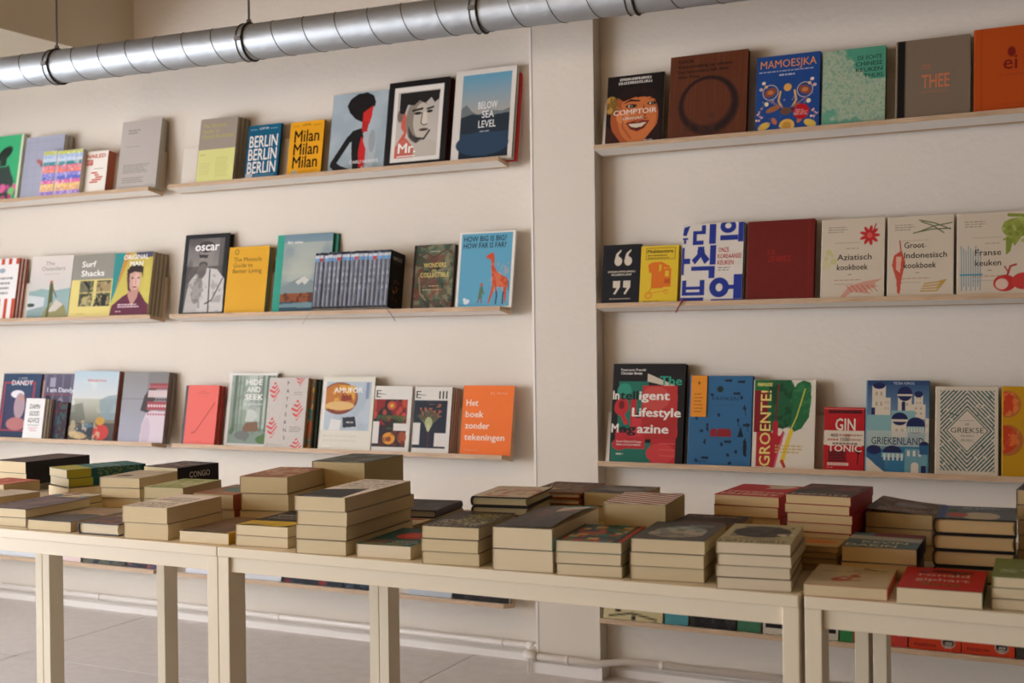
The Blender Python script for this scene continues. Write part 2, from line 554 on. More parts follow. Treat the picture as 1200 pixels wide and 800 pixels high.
window(1, (XW0 - 0.12, wy0, wz0), (XW0 - 0.06, wy1, wz1), 1)
window(2, (sx0, YF - 0.12, wz0), (sx1, YF - 0.06, wz1), 0)

# skirting boards
def skirt(name, x0, x1, y, h=0.03, d=0.012):
    structure(MB().prism([(y, 0), (y - d, 0), (y - d, h - .006), (y - d * .4, h), (y, h)], 'x', x0, x1).build(name, trimw))
skirt('baseboard_rear', XW0, xp0, YL)
skirt('baseboard_pillar', xp0 - 0.01, xp1, YP, 0.042, 0.02)
skirt('baseboard_right', xp1 + .0145, XE, YR, 0.03)
structure(MB().box((xp1 + .0003, YP - 0.02, 0.0005), (xp1 + 0.014, YR - .0005, 0.0415)).build('baseboard_pillar_return', trimw))
# bright corner bead on the pillar's left edge
structure(MB().box((xp0 - 0.002, YP - 0.002, 0), (xp0 + 0.006, YP + 0.02, ZC)).build('trim_1', trimw))

# heating pipe low along the wall
pm = mat('pipe_white_paint', 'E2DAD0', 0.35, noise=(8, 0.03, (1, 1, 1)))
pr = 0.0115
heat = thing('heating_pipe', 'thin white-painted heating pipe running low along the wall above the skirting', 'pipe')
zp = 0.058
yl, yp, yr = YL - 0.028, YP - 0.03, YR - 0.028
xe = xp0 - 0.03
def bend(c, r, a0, a1, z, n=6):
    return [(c[0] + r * math.cos(math.radians(a0 + (a1 - a0) * i / n)), c[1] + r * math.sin(math.radians(a0 + (a1 - a0) * i / n)), z) for i in range(n + 1)]
p1 = [(XW0 + .02, yl, zp), (xe - 0.02, yl, zp)] + bend((xe - .02, yl - .02), .02, 90, 0, zp)[1:] + [(xe, yp + .02, zp)]
MB().tube(p1, pr, 14).build('pipe_run', pm, heat, smooth=True)
p2 = bend((xe + .02, yp + .02), .02, 180, 270, zp) + [(xp1 + 0.01, yp, zp), (xp1 + 0.08, yr, zp), (XE - .02, yr, zp)]
MB().tube(p2, pr, 14).build('pipe_run', pm, heat, smooth=True)
MB().tube([(xe - 0.05, yl, zp), (xe - 0.02, yl, zp)], pr * 1.25, 14).build('coupling', pm, heat, smooth=True)
MB().tube(bend((xe + .02, yp + .02), .02, 175, 275, zp) + [(xe + .045, yp, zp)], pr * 1.32, 14).build('elbow', pm, heat, smooth=True)
for (px, yy) in ((46, yl), (117, yl), (327, yl), (588, yl), (664, yp), (775, yr)):
    x = on_y(px, 740, yy).x
    MB().tube([(x - .006, yy, zp), (x + .006, yy, zp)], pr * 1.22, 14).box((x - .006, yy, zp - .006), (x + .006, yy + (.028), zp + .006)).build('pipe_clip', pm, heat)
# small dark valve foot beneath the elbow
MB().tube([(xe + .012, yp - .0, 0.0), (xe + .012, yp, zp)], .004, 8).build('stand_pipe', pm, heat)

# ------------------------------------------------------------------ spiral duct and hangers
galv = mat('galvanised_steel', 'B6BCC0', 0.55, 0.9, noise=(9, 0.10, (1, 1, 3)), bump=(25, 0.002, (1, 1, 1)))
galvd = mat('steel_seam', '6E6A66', 0.45, 0.9)
blackrub = mat('black_clamp', '2A2624', 0.5)
DA = on_y(0, 87, 3.04); DB = on_y(485, 25, 3.145)
ddir = (DB - DA).normalized()
R = 0.0563
D0 = DA - ddir * 1.6; D1 = DA + ddir * 4.8
dl = (D1 - D0).length
duct = thing('spiral_duct', 'long galvanised steel spiral duct hanging across the top of the picture', 'duct')
MB().tube([D0 + ddir * (dl * i / 40) for i in range(41)], R, 48).build('duct_tube', galv, duct, smooth=True)
e1 = ddir.cross(Vector((0, 0, 1))).normalized(); e2 = e1.cross(ddir)
pitch = 0.114; pts = []
nt_ = int(dl / pitch * 28)
ph = 1.9
for i in range(nt_):
    s_ = dl * i / nt_; a = -2 * PI * s_ / pitch + ph
    pts.append(D0 + ddir * s_ + (e1 * math.cos(a) + e2 * math.sin(a)) * (R + 0.0005))
MB().tube(pts, 0.0013, 5, cap=False).build('spiral_seam', galvd, duct, smooth=True)
def along(px):
    lo, hi = 0, dl
    for _ in range(40):
        m_ = (lo + hi) / 2
        if project(D0 + ddir * m_)[0] < px: lo = m_
        else: hi = m_
    return lo
for px, lab in ((67, 'black-rimmed pipe hanger at the left end of the duct below the bulkhead'), (292, 'black-rimmed pipe hanger with long thin rod above the taupe book'), (563, 'black-rimmed pipe hanger on the duct above the framed portrait books'), (742, 'black-rimmed pipe hanger on the duct right of the pillar')):
    s_ = along(px); c = D0 + ddir * s_
    hg = thing('pipe_hanger', lab, 'pipe hanger', 'hangers holding the duct')
    for d_ in (-0.011, 0.011):
        ringp = [c + ddir * d_ + (e1 * math.cos(2 * PI * k / 40) + e2 * math.sin(2 * PI * k / 40)) * (R + 0.003) for k in range(41)]
        MB().tube(ringp, 0.0035 if d_ > 0 else 0.002, 6, cap=False).build('clamp_ring', blackrub if d_ > 0 else galvd, hg, smooth=True)
    bnd = MB()
    for k in range(40):
        pass
    bn = MB().tube([c - ddir * 0.010, c + ddir * 0.010], R + 0.0018, 40, cap=False)
    bn.build('clamp_band', galv, hg, smooth=True)
    top = zb if c.x < bk else ZC
    MB().tube([c + Vector((0, 0, R)), Vector((c.x, c.y, top))], 0.0035, 8).build('threaded_rod', galvd, hg)
    MB().tube([c + Vector((0, 0, R)), c + Vector((0, 0, R + .016))], 0.008, 6).build('nut', galvd, hg)
    bpos = c - e1 * 0 + (e1 * (1 if e1.y < 0 else -1)) * (R + 0.004)
    MB().box(tuple(bpos - Vector((.012, .006, .006))), tuple(bpos + Vector((.012, .006, .006)))).build('clamp_bolt', galvd, hg)

# ------------------------------------------------------------------ ceiling lamps (out of view, light the room)
def lamp(x, y, z, power, lab):
    t_ = thing('pendant_lamp', lab, 'lamp', 'pendant lamps')
    t_.location = (x, y, z)
    MB().tube([(0, 0, 0.05), (0, 0, ZC - z)], 0.003, 8).build('cord', blackrub, t_)
    MB().tube([(0, 0, 0.0), (0, 0, 0.03), (0, 0, 0.055)], [0.10, 0.07, 0.02], 24, cap=False).build('lamp_shade', blackrub, t_, smooth=True)
    b = MB(); n = 10
    b.tube([(0, 0, -0.03), (0, 0, -0.02), (0, 0, 0.0), (0, 0, 0.02)], [0.012, 0.026, 0.03, 0.02], 16)
    em = MATS.get('bulb')
    if not em:
        em = bpy.data.materials.new('bulb'); em.use_nodes = True
        eb = em.node_tree.nodes['Principled BSDF']; eb.inputs['Emission Color'].default_value = (1, .62, .3, 1); eb.inputs['Emission Strength'].default_value = 30
        MATS['bulb'] = em
    b.build('bulb', em, t_, smooth=True)
    l = bpy.data.lights.new('lamp_light', 'POINT'); l.energy = power; l.color = (1.0, 0.58, 0.28); l.shadow_soft_size = 0.06
    lo = bpy.data.objects.new('lamp_light', l); C.objects.link(lo); lo.location = (x, y, z - 0.05)
LAMPP = 10
lamp(-3.3, 1.6, 2.0, LAMPP, 'black pendant lamp high at the left in front of the ledges')
lamp(-1.7, 1.45, 1.95, LAMPP * 1.0, 'black pendant lamp above the middle table')
lamp(0.9, 0.6, 2.0, LAMPP * .3, 'black pendant lamp above the right table')
lamp(-1.4, -0.4, 1.95, LAMPP * 1.1, 'added black pendant fill lamp behind the viewer')  # added warm fill for the front faces of the table books

# ------------------------------------------------------------------ picture ledges
PHI = math.radians(9.5)
E2 = Vector((0, math.cos(PHI), -math.sin(PHI))); E3 = Vector((0, math.sin(PHI), math.cos(PHI)))
ZROW = [1.7253, 1.2199, 0.7162, 0.2128]
PLW, PRW = 3.658, 3.600
INNER, BT = 0.070, 0.015
lam = mat('white_laminate', 'E8E3DA', 0.45, noise=(5, 0.02, (1, 1, 1)))
ply = bpy.data.materials.new('plywood_edge'); ply.use_nodes = True
nt = ply.node_tree; pb = nt.nodes['Principled BSDF']; pb.inputs['Roughness'].default_value = 0.6
tc = nt.nodes.new('ShaderNodeTexCoord'); mp = nt.nodes.new('ShaderNodeMapping'); mp.inputs['Scale'].default_value = (1.5, 260, 260)
nz = nt.nodes.new('ShaderNodeTexNoise'); nz.inputs['Scale'].default_value = 6; nz.inputs['Detail'].default_value = 3
cr = nt.nodes.new('ShaderNodeValToRGB'); cr.color_ramp.elements[0].position = 0.35; cr.color_ramp.elements[0].color = (*lin('A08266'), 1)
cr.color_ramp.elements[1].position = 0.62; cr.color_ramp.elements[1].color = (*lin('D6B894'), 1)
for a_, b_ in ((tc.outputs['Object'], mp.inputs['Vector']), (mp.outputs['Vector'], nz.inputs['Vector']), (nz.outputs['Fac'], cr.inputs['Fac']), (cr.outputs['Color'], pb.inputs['Base Color'])):
    nt.links.new(a_, b_)

def frame(x, y, z, ex, ey, ez):
    m = Matrix((ex, ey, ez)).transposed().to_4x4(); m.translation = Vector((x, y, z)); return m
def ledge(row, x0, x1, P, lab):
    r = thing('picture_ledge', lab, 'shelf', 'plywood picture ledges on the wall', frame(x0, P, ZROW[row], Vector((1, 0, 0)), E2, E3))
    L = x1 - x0
    # sides: -z, +z, -y, +x, +y, -x
    MB().box((0, 0, -BT), (L, INNER, 0), (0, 0, 1, 1, 0, 1)).build('shelf_board', [lam, ply], r)
    MB().box((0, INNER, -BT), (L, INNER + BT, 0.165), (1, 1, 0, 1, 0, 1)).build('back_board', [plaster, ply], r)
def colx(px, py, y): return on_y(px, py, y).x
rown = ['top', 'second', 'third', 'lowest']
xb1 = colx(176, 369, PLW); xb2a = colx(199, 369, PLW); xb2b = colx(586, 360, PLW)
xr0 = colx(698, 355, PRW)
for i in range(4):
    ledge(i, -5.55, xb1, PLW, 'white plywood-edged picture ledge at far left, %s of four' % rown[i])
    ledge(i, xb2a, xb2b, PLW, 'white plywood-edged picture ledge left of the pillar, %s of four' % rown[i])
    ledge(i, xr0, xr0 + 2.6, PRW, 'white plywood-edged picture ledge right of the pillar, %s of four' % rown[i])

def solve(f, target, lo, hi, inc=True):
    for _ in range(40):
        m_ = (lo + hi) / 2
        if (f(m_) < target) == inc: lo = m_
        else: hi = m_
    return (lo + hi) / 2

def wall_book(desc, row, xl, xr, yt, t, col, art=None, n=1, P=None, kind='soft', pages='CFC6B4', side='L', gap=0.0, h=None, dx=0.0015, group=None, copies_h=0, **kw):
    """front cover bottom corners at picture columns xl..xr on the ledge, top-left at picture row yt"""
    P = P or (PRW if xl > 650 else PLW)
    s = INNER - 0.001 - n * t - gap
    o0 = Vector((0, P, ZROW[row])) + E2 * s + E3 * 0.0004
    X0 = solve(lambda X: project((X, o0.y, o0.z))[0], xl, -6, 3)
    X1 = solve(lambda X: project((X, o0.y, o0.z))[0], xr, -6, 3)
    if h is None:
        h = solve(lambda q: project(Vector((X0, o0.y, o0.z)) + E3 * q)[1], yt, 0.05, 0.6, inc=False)
    w = X1 - X0
    root0 = None
    g = group or ('books on the %s ledge %s' % (rown[row], 'right of the pillar' if xl > 650 else ('left of the pillar' if xl > 195 else 'at far left')))
    rg = random.Random(int(xl) * 7 + row)
    for k in range(n):
        base = Vector((X0 + k * dx + (rg.uniform(-.001, .001) if k else 0), P, ZROW[row])) + E2 * (s + (k + 1) * t) + E3 * 0.0004
        Mx = frame(base.x, base.y, base.z, Vector((1, 0, 0)), E3, -E2)
        if k == 0: lab = desc
        else: lab = ('copy right behind ' if k == 1 else ('next copy back behind ' if k == 2 else 'rearmost copy behind ')) + desc
        b_ = book(lab, Mx, w, h - k * copies_h, t - 0.0004, col, pages, kind, side, art if k == 0 else None, group=g, **kw)
        root0 = root0 or b_
    return root0
# ================================================================== books on the ledges
# ---- left bay, top ledge
def a(A):
    A.ell(.68, .27, .15, .085, '24302A', -30).rect(.60, .3, .72, .46, '2E3A34').poly([(.5, .48), (.78, .46), (.9, .7), (.86, 1), (.3, 1), (.36, .7)], '3A4A44').poly([(.36, .5), (.5, .5), (.5, .74), (.32, .78)], 'C8B8C8').blobs(30, (.2, .75, .95, 1), .02, .06, ['D04A8A', '58B060', 'E06A9A', '7ACB70', '8A4A8A'], 3)
    A.rect(.96, 0, 1, 1, 'DDE6C8')
wall_book('green book with a dark figure and pink flowers at the picture edge', 0, -42, 19, 164, .016, '3FB57A', a, gap=.01, res=60)
def a(A):
    for i in range(7): A.rect(0, .08 + i * .14, 1, .085 + i * .14, '9A9FB4')
    for i in range(5): A.rect(.1 + i * .2, 0, .108 + i * .2, 1, '9A9FB4')
    A.ell(.42, .42, .10, .035, 'A8645E', 25).ell(.47, .47, .04, .03, '8E5A5A')
wall_book('thick grey-blue plaid cloth book behind the rainbow blocks', 0, 22, 68, 162, .024, 'A7AABB', a, n=2, kind='hard', res=50)
bands = ['C6CC5E', 'A8C0E0', 'C7D6EA', '3F8F98', 'E8808A', 'F08A78', '8A86D8', '6C74C8', 'E06AA0', 'F0C878', 'E8B070', '9A7AC8']
def a(A):
    n = len(bands)
    for i, b_ in enumerate(bands):
        A.rect(0, i / n, 1, (i + 1.15) / n, b_)
    A.noise(14, 'F4EEE6', .56, .66, 5, al=.5).noise(18, '5A6AB0', .6, .7, 8, al=.35)
    A.rect(0, 0, .08, 1, 'D8D0C8', .4)
wall_book('small book with rainbow-banded pattern, left of the pair', 0, 45.5, 61.5, 178, .018, 'B8BCC8', a, gap=.050, res=36)
wall_book('small book with rainbow-banded pattern, right of the pair', 0, 62, 92, 177, .020, 'B8BCC8', a, gap=.049, res=44)
def a(A):
    A.text('NAILED', .10, .16, .13, 'C23A1E', W=.8, bold=.02)
    A.rect(.1, .2, .38, .33, 'C23A1E').rect(.12, .235, .36, .25, 'EDE6DA').rect(.12, .275, .30, .29, 'EDE6DA')
    for i, (p, q) in enumerate(((.35, .62), (.5, .68), (.55, .85), (.4, .8), (.32, .66))): A.rect(p, .5 + i * .055, q, .535 + i * .055, 'C23A1E')
    A.bars(.45, .42, .85, 1, .03, '6A5A50', .012)
wall_book('small cream book with brick-red stencil blocks', 0, 94.5, 122, 178.5, .046, 'EFE8DC', a, res=44, pages='B86A50')
def a(A):
    A.bars(.17, .13, .5, 2, .04, '3A3634', .013, 8)
    A.rect(.15, .37, .5, .374, '7A746E').bars(.13, .63, .82, 5, .028, '5E5850', .010).bars(.13, .82, .7, 3, .03, '5E5850', .010, 4)
A_LAB = 'large plain grey book with small black print'
wall_book(A_LAB, 0, 135.5, 181.5, 143.5, .021, 'B8B0A8', a, n=2, pages='BCB6AA', dx=-.006)
# ---- middle-left bay, top ledge
def a(A):
    A.rect(0, .49, 1, 1, 'D6D488')
    A.text('The Monocle', .06, .14, .085, 'B9AE5E', W=.66, bold=.01).text('Guide', .06, .225, .08, 'B9AE5E', W=.3, bold=.01).text('to', .42, .225, .08, 'B9AE5E', bold=.01).text('Good Business', .06, .31, .085, 'B9AE5E', W=.86, bold=.01)
    A.bars(.06, .56, .2, 1, .03, '9A9050', .014).bars(.5, .62, .88, 10, .032, 'BDB970', .014, 6).bars(.06, .7, .4, 5, .04, 'C4C07C', .02, 9)
wall_book('taupe cloth book with a wide pale yellow lower band', 0, 227.5, 272, 140.5, .020, '9C9082', a, n=3, kind='hard', dx=.0035, pages='C4BCA4')
def a(A):
    for i in range(3):
        A.text('BERLIN', .07, .40 + i * .235, .30, 'EFE9E0', W=.86, bold=.012)
    A.text('LOST IN', .36, .085, .055, 'EFE9E0', W=.26, bold=.01).bars(.08, .07, .3, 1, .03, '9EC0CC', .012).bars(.68, .07, .92, 1, .03, '9EC0CC', .012)
    A.rect(.03, .87, .25, .985, 'B9BCC0').bars(.3, .9, .93, 3, .03, '7FA6B6', .012, 3)
wall_book('teal paperback with BERLIN printed three times', 0, 285.5, 324, 148, .012, '1E5F7C', a, gloss=True, gap=.02, pages='1B4558')
def a(A):
    for i in range(3):
        A.text('Milan', .14, .37 + i * .235, .31, '1E1A12', W=.74, bold=.016)
    A.text('LOST IN', .36, .08, .05, '3A2E12', W=.24, bold=.01).bars(.08, .07, .3, 1, .03, '8A6418', .012).bars(.68, .07, .92, 1, .03, '8A6418', .012)
    A.rect(.12, .88, .3, .97, 'B8A888').bars(.34, .89, .93, 3, .03, 'A8741A', .012, 3)
wall_book('orange-yellow paperback with Milan printed three times', 0, 335.5, 375, 144, .012, 'E9A526', a, gloss=True, gap=.02, pages='8A5A18')
def a(A):
    A.vgrad(0, 1, 'A4B4BC', '94A2A6').noise(2, 'B8C4C8', .45, .65, 2, al=.6)
    A.poly([(.26, .16), (.31, .08), (.44, .02), (.62, .01), (.74, .06), (.78, .14), (.77, .19), (.62, .25), (.57, .38), (.50, .36), (.43, .33), (.32, .25)], '15100F')
    A.poly([(.57, .26), (.74, .18), (.73, .30), (.69, .41), (.62, .45), (.56, .42)], 'C8261E').poly([(.56, .38), (.68, .38), (.66, .52), (.55, .52)], 'B3221C')
    A.poly([(.38, .48), (.55, .45), (.60, .55), (.62, .70), (.66, 1), (.45, 1), (.40, .75)], '120E0E')
    A.poly([(.42, .47), (.30, .55), (.03, .85), (.02, .90), (.12, .97), (.38, 1.0), (.42, .96), (.22, .90), (.14, .86), (.36, .62), (.5, .58)], '120E0E')
    A.poly([(.56, .56), (.66, .62), (.66, .82), (.62, 1), (.56, 1), (.52, .74)], 'C4201E')
    A.poly([(.60, .50), (.72, .50), (.84, .55), (.84, .75), (.78, 1), (.68, 1), (.70, .78), (.60, .62)], 'AFB6B8').ell(.76, .62, .06, .14, '98A0A2')
    A.text('CARLI HERMES', .38, .885, .055, 'E8E4E0', W=.52, bold=.01).text('BOOK', .6, .95, .04, 'E8E4E0', W=.12)
wall_book('large pale blue-grey book with a black-hatted figure in red', 0, 382.6, 448.5, 112, .016, '98A6AA', a, kind='hard', gap=.006, res=100, pages='A8A49C')
def face(A, x0, y0, x1, y1, bw=True):
    U = lambda q: x0 + (x1 - x0) * q
    V = lambda q: y0 + (y1 - y0) * q
    A.vgrad(y0, y1, 'B7AFA6', 'C9C0B4', x0, x1)
    sk = 'A89C8C' if bw else 'D8A890'
    # neck and shoulders
    A.poly([(U(.2), V(.7)), (U(.5), V(.75)), (U(.75), V(.72)), (U(1), V(.82)), (U(1), V(1)), (U(0), V(1)), (U(0), V(.84)), (U(.18), V(.76))], 'BEB6A8')
    A.poly([(U(.02), V(.8)), (U(.22), V(.72)), (U(.3), V(.5)), (U(.18), V(.3)), (U(.1), V(.3)), (U(.12), V(.55)), (U(.2), V(.62))], 'C84A34', .9)
    A.poly([(U(.0), V(.82)), (U(.25), V(.70)), (U(.45), V(.86)), (U(.45), V(1)), (U(0), V(1))], 'C8503A', .85)
    A.ell(U(.50), V(.45), .55 * (x1 - x0) / 2 * 1.0, .34 * (y1 - y0), '8A8074')
    A.ell(U(.60), V(.46), .20 * (x1 - x0), .27 * (y1 - y0), 'C2B8A8')
    A.ell(U(.08), V(.36), .07 * (x1 - x0), .10 * (y1 - y0), '7A6A60')
    A.poly([(U(.05), V(.02)), (U(1), V(.02)), (U(.98), V(.16)), (U(.88), V(.2)), (U(.8), V(.12)), (U(.66), V(.2)), (U(.52), V(.15)), (U(.4), V(.22)), (U(.25), V(.2)), (U(.18), V(.34)), (U(.06), V(.32))], '1E1C1A')
    A.line([(U(.38), V(.30)), (U(.60), V(.28))], .035, '2A2622').line([(U(.72), V(.29)), (U(.86), V(.27))], .03, '2A2622')
    A.ell(U(.5), V(.345), .09 * (x1 - x0), .022 * (y1 - y0), '1F1C1A').ell(U(.78), V(.33), .07 * (x1 - x0), .022 * (y1 - y0), '1F1C1A')
    A.poly([(U(.64), V(.33)), (U(.70), V(.33)), (U(.74), V(.50)), (U(.66), V(.53)), (U(.60), V(.50))], 'D6CCBC').line([(U(.60), V(.34)), (U(.59), V(.5)), (U(.66), V(.535)), (U(.73), V(.52))], .015, '4A423C')
    A.ell(U(.66), V(.60), .11 * (x1 - x0), .022 * (y1 - y0), '4A3A36').line([(U(.5), V(.72)), (U(.68), V(.74)), (U(.8), V(.62))], .03, '3A332E')
    A.poly([(U(.28), V(.52)), (U(.4), V(.66)), (U(.58), V(.75)), (U(.5), V(.8)), (U(.32), V(.7))], '2E2824', .85)
def a(A):
    A.rect(.09, .07, .91, .945, 'E2DDD4')
    face(A, .155, .125, .855, .895)
    A.text('Mr.', .21, .84, .16, 'F0ECE4', W=.30, bold=.025).rect(.20, .875, .50, .885, 'F0ECE4')
wall_book('large black-framed portrait book reading Mr. in white', 0, 448.3, 520.5, 98, .016, '14110F', a, kind='hard', res=110, n=2, pages='7A2A20', gap=.012, dx=.004)
def a(A):
    A.vgrad(.055, .50, '5F9DB8', 'A9A49A', .12, .93)
    A.vgrad(.50, .70, '2F3B44', '26303A', .12, .93).vgrad(.70, .97, '2C4258', '16202C', .12, .93)
    A.poly([(.12, .42), (.2, .38), (.3, .46), (.4, .5), (.6, .46), (.8, .48), (.93, .45), (.93, .55), (.12, .56)], '6E7678')
    A.poly([(.12, .52), (.3, .49), (.6, .52), (.93, .50), (.93, .66), (.6, .68), (.3, .66), (.12, .70)], '27313A')
    A.ell(.5, .82, .44, .13, '2A4158')
    A.text('BELOW', .40, .44, .11, 'E8E8E4', W=.32, bold=.01).text('SEA', .47, .54, .11, 'E8E8E4', W=.2, bold=.01).text('LEVEL', .42, .645, .11, 'E8E8E4', W=.29, bold=.01).bars(.45, .68, .62, 1, .03, 'C8CCD0', .01)
wall_book('large white-bordered book of dusky blue water', 0, 526.6, 599, 84.6, .020, 'DAD4CA', a, kind='hard', res=90, gap=.022, pages='8C8884')
wall_book('red book mostly hidden behind the white-bordered water book', 0, 534, 604, 93, .018, 'B8241C', None, gap=.0, pages='B0302A')
# ---- left bay, second ledge
def a(A):
    for i in range(6):
        A.rect(.02 + i * .18, 0, .10 + i * .18, .10, 'C2401E').rect(.02 + i * .18, .66, .10 + i * .18, 1, 'C2401E')
    A.ell(.6, .2, .08, .04, '9AA8B4').bars(.25, .31, .92, 4, .08, '5A5A60', .035, 3)
wall_book('white book with brick-red vertical stripes at the picture edge', 1, -32, 14.5, 304.5, .013, 'E9E6E2', a, n=3, dx=.006, pages='B0563E')
def a(A):
    A.vgrad(0, .55, 'D9CFC6', 'C9C6C0').vgrad(.55, 1, '9FB4B4', '7E9490')
    A.poly([(0, .58), (.3, .52), (.6, .56), (1, .52), (1, .72), (0, .74)], '8FAAA8').poly([(0, .62), (.4, .66), (.4, .8), (0, .86)], 'C7CBCB')
    A.poly([(.35, 1), (.45, .84), (.7, .70), (.9, .8), (1, 1)], '8F8A5A').poly([(.5, .9), (.68, .70), (.86, .78), (.7, .88)], 'C9C2B4')
    A.ell(.53, .42, .035, .025, 'A8563C').poly([(.49, .44), (.58, .44), (.60, .74), (.54, .76), (.53, .98), (.47, .98), (.50, .74)], '5A5E36').line([(.58, .52), (.68, .66)], .025, '6E5A3A')
    A.rect(.0, .76, .12, .8, '3E4A44').ell(.08, .78, .1, .03, '3F4A40')
    A.text('The', .34, .15, .09, '857E78', W=.22).text('Outsiders', .26, .235, .095, '857E78', W=.56).bars(.33, .285, .72, 1, .03, 'A09890', .01)
wall_book('pale misty lake book with a standing figure', 1, 30, 78.5, 301, .018, 'C4BEB8', a, gap=.02, pages='B8B0A4')
def a(A):
    A.rect(0, .40, 1, 1, 'DCCB7C')
    A.text('Surf', .22, .20, .13, 'F0ECE6', W=.34, bold=.02).text('Shacks', .22, .345, .13, 'F0ECE6', W=.56, bold=.02)
    A.rect(.22, .42, .97, .82, '4A4A34').rect(.22, .42, .52, .60, '6F6A50').poly([(.28, .42), (.5, .6), (.56, .6), (.36, .42)], '23241C').rect(.55, .42, .63, .82, 'D8C878').rect(.64, .44, .97, .6, 'A08A60').poly([(.6, .72), (.8, .62), (.97, .7), (.97, .82), (.58, .82)], '241F16').ell(.4, .72, .12, .06, '8A7A50').rect(.22, .6, .97, .62, 'CBBB74')
    A.noise(12, 'C9BC84', .55, .68, 4, (.22, .42, .97, .82), .55).noise(16, '1E2016', .56, .66, 14, (.22, .42, .97, .82), .6)
    A.bars(.2, .93, .4, 1, .03, '9A8A4A', .01)
wall_book('grey and pale yellow Surf Shacks book', 1, 79, 127.5, 299, .020, '8F8B80', a, gap=.016, pages='A89C80')
def a(A):
    A.vgrad(0, 1, 'BFA850', 'C7BE58').poly([(0, 0), (.42, 0), (.22, .4), (0, .8)], '2E8A88').poly([(.28, 0), (.42, 0), (.2, .45), (.1, .6)], 'C08A3A').noise(3, 'D2CA60', .5, .7, 3, (.3, 0, 1, .7), .5)
    A.poly([(.55, 0), (1, 0), (1, .08), (.6, .1)], '4A4A5E')
    A.poly([(0, 1), (.04, .84), (.3, .70), (.52, .62), (.72, .62), (.9, .78), (1, .84), (1, 1)], '5E1E36')
    A.poly([(.42, .56), (.72, .56), (.68, .72), (.56, .86), (.44, .7)], 'B98A7C').ell(.57, .44, .165, .165, 'C79A8A').ell(.63, .46, .09, .13, 'D4AEA0')
    A.poly([(.38, .44), (.36, .28), (.44, .22), (.62, .19), (.78, .24), (.78, .42), (.74, .33), (.56, .31), (.44, .34)], '2E1E1A').poly([(.37, .4), (.44, .36), (.46, .55), (.52, .63), (.42, .6)], '54342C')
    A.ell(.52, .41, .035, .013, '3A2420').ell(.68, .41, .03, .013, '3A2420').line([(.60, .42), (.62, .49), (.585, .50)], .012, '9A6A5E').ell(.60, .555, .055, .014, '8E4A44')
    A.text('ORIGINAL', .24, .11, .105, 'F0EDE8', W=.64, bold=.02).text('MAN', .42, .215, .105, 'F0EDE8', W=.34, bold=.02)
    A.bars(.2, .82, .85, 2, .035, 'E4C8CC', .018, 2, .9).bars(.15, .93, .3, 1, .03, 'E4C8CC', .012)
wall_book('yellow and teal portrait book with a dark red shirt', 1, 127.5, 172.5, 296.8, .017, '8F8470', a, n=4, dx=.0035, res=96, pages='B4A890')
# ---- middle-left bay, second ledge
def a(A):
    A.rect(.09, .055, .98, .965, '5E5A56').vgrad(.055, .4, '6A6662', '8A8480', .09, .8).noise(3, '3E3A38', .45, .6, 5, (.09, .05, .98, .6), .5)
    A.rect(.9, 0, 1, 1, '1B1A1B')
    A.poly([(.12, .965), (.2, .6), (.3, .5), (.52, .42), (.78, .44), (.96, .56), (.98, .965)], 'C9C4BE').poly([(.16, .6), (.26, .52), (.42, .75), (.40, .965), (.1, .965)], 'B8B2AC')
    A.ell(.53, .27, .16, .14, '8F8680').ell(.50, .16, .19, .07, '3C3836').ell(.66, .27, .04, .05, '8A827C').ell(.46, .38, .1, .04, '4A4340').poly([(.34, .25), (.56, .26), (.54, .3), (.36, .29)], '35312F')
    A.ell(.44, .46, .10, .10, '6E6762', 20).line([(.62, .44), (.66, .96)], .03, '3A3634').line([(.92, .56), (.72, .82), (.58, .86)], .03, '54504E').line([(.34, .5), (.44, .9)], .05, '9A938E')
    A.ell(.37, .7, .12, .16, '9E9892', 10).noise(8, '4E4A48', .58, .66, 9, (.1, .45, .95, .96), .4)
    A.text('oscar', .24, .205, .15, 'F2F0EC', W=.55, bold=.025)
wall_book('large charcoal book reading oscar over a grey portrait', 1, 207.5, 260.5, 275.7, .026, '1B1A1B', a, kind='hard', res=100, gap=.006, pages='24211F')
def a(A):
    A.ell(.19, .075, .055, .04, '8A6A1A').ell(.19, .075, .035, .026, 'D9A520')
    A.text('The Monocle', .13, .22, .09, '4A3A12', W=.70).text('Guide to', .13, .305, .09, '4A3A12', W=.48).text('Better Living', .13, .39, .09, '4A3A12', W=.72)
    A.bars(.05, .965, .2, 1, .03, '7A5A1A', .01)
wall_book('mustard yellow cloth book with a small black title', 1, 260.8, 309, 290, .030, 'DCA41F', a, kind='hard', gap=.002, pages='9C9A90')
def a(A):
    A.vgrad(0, .5, '6E8A98', 'A8ADA0', .12, 1).vgrad(.5, .72, '9AA49E', '7A8A8C', .12, 1).vgrad(.72, 1, '40606E', '2E4854', .12, 1)
    A.noise(2, 'B8BCAC', .45, .62, 7, (.12, .1, 1, .6), .6)
    A.poly([(.12, .68), (.3, .6), (.52, .53), (.62, .56), (.95, .7), (1, .74), (.12, .76)], '7E8C8C').poly([(.38, .6), (.53, .53), (.64, .58), (.56, .64), (.5, .6), (.44, .64)], 'C9C6BC')
    A.poly([(.12, .75), (.5, .74), (1, .76), (1, .84), (.5, .86), (.12, .85)], '8A4A22').noise(9, '4E2A1A', .5, .6, 3, (.12, .74, 1, .86), .8)
    A.poly([(.12, .88), (.6, .86), (1, .88), (1, .93), (.12, .92)], '6C8A90').rect(0, 0, .12, 1, '2E9A82')
    A.text('fair tales', .18, .115, .05, 'EDEBE4', W=.28, bold=.015)
wall_book('large teal-spined book with a snowy volcano landscape', 1, 317, 383, 276, .010, '2E9A82', a, kind='hard', gap=.0105, res=90, pages='9C9488', n=1)
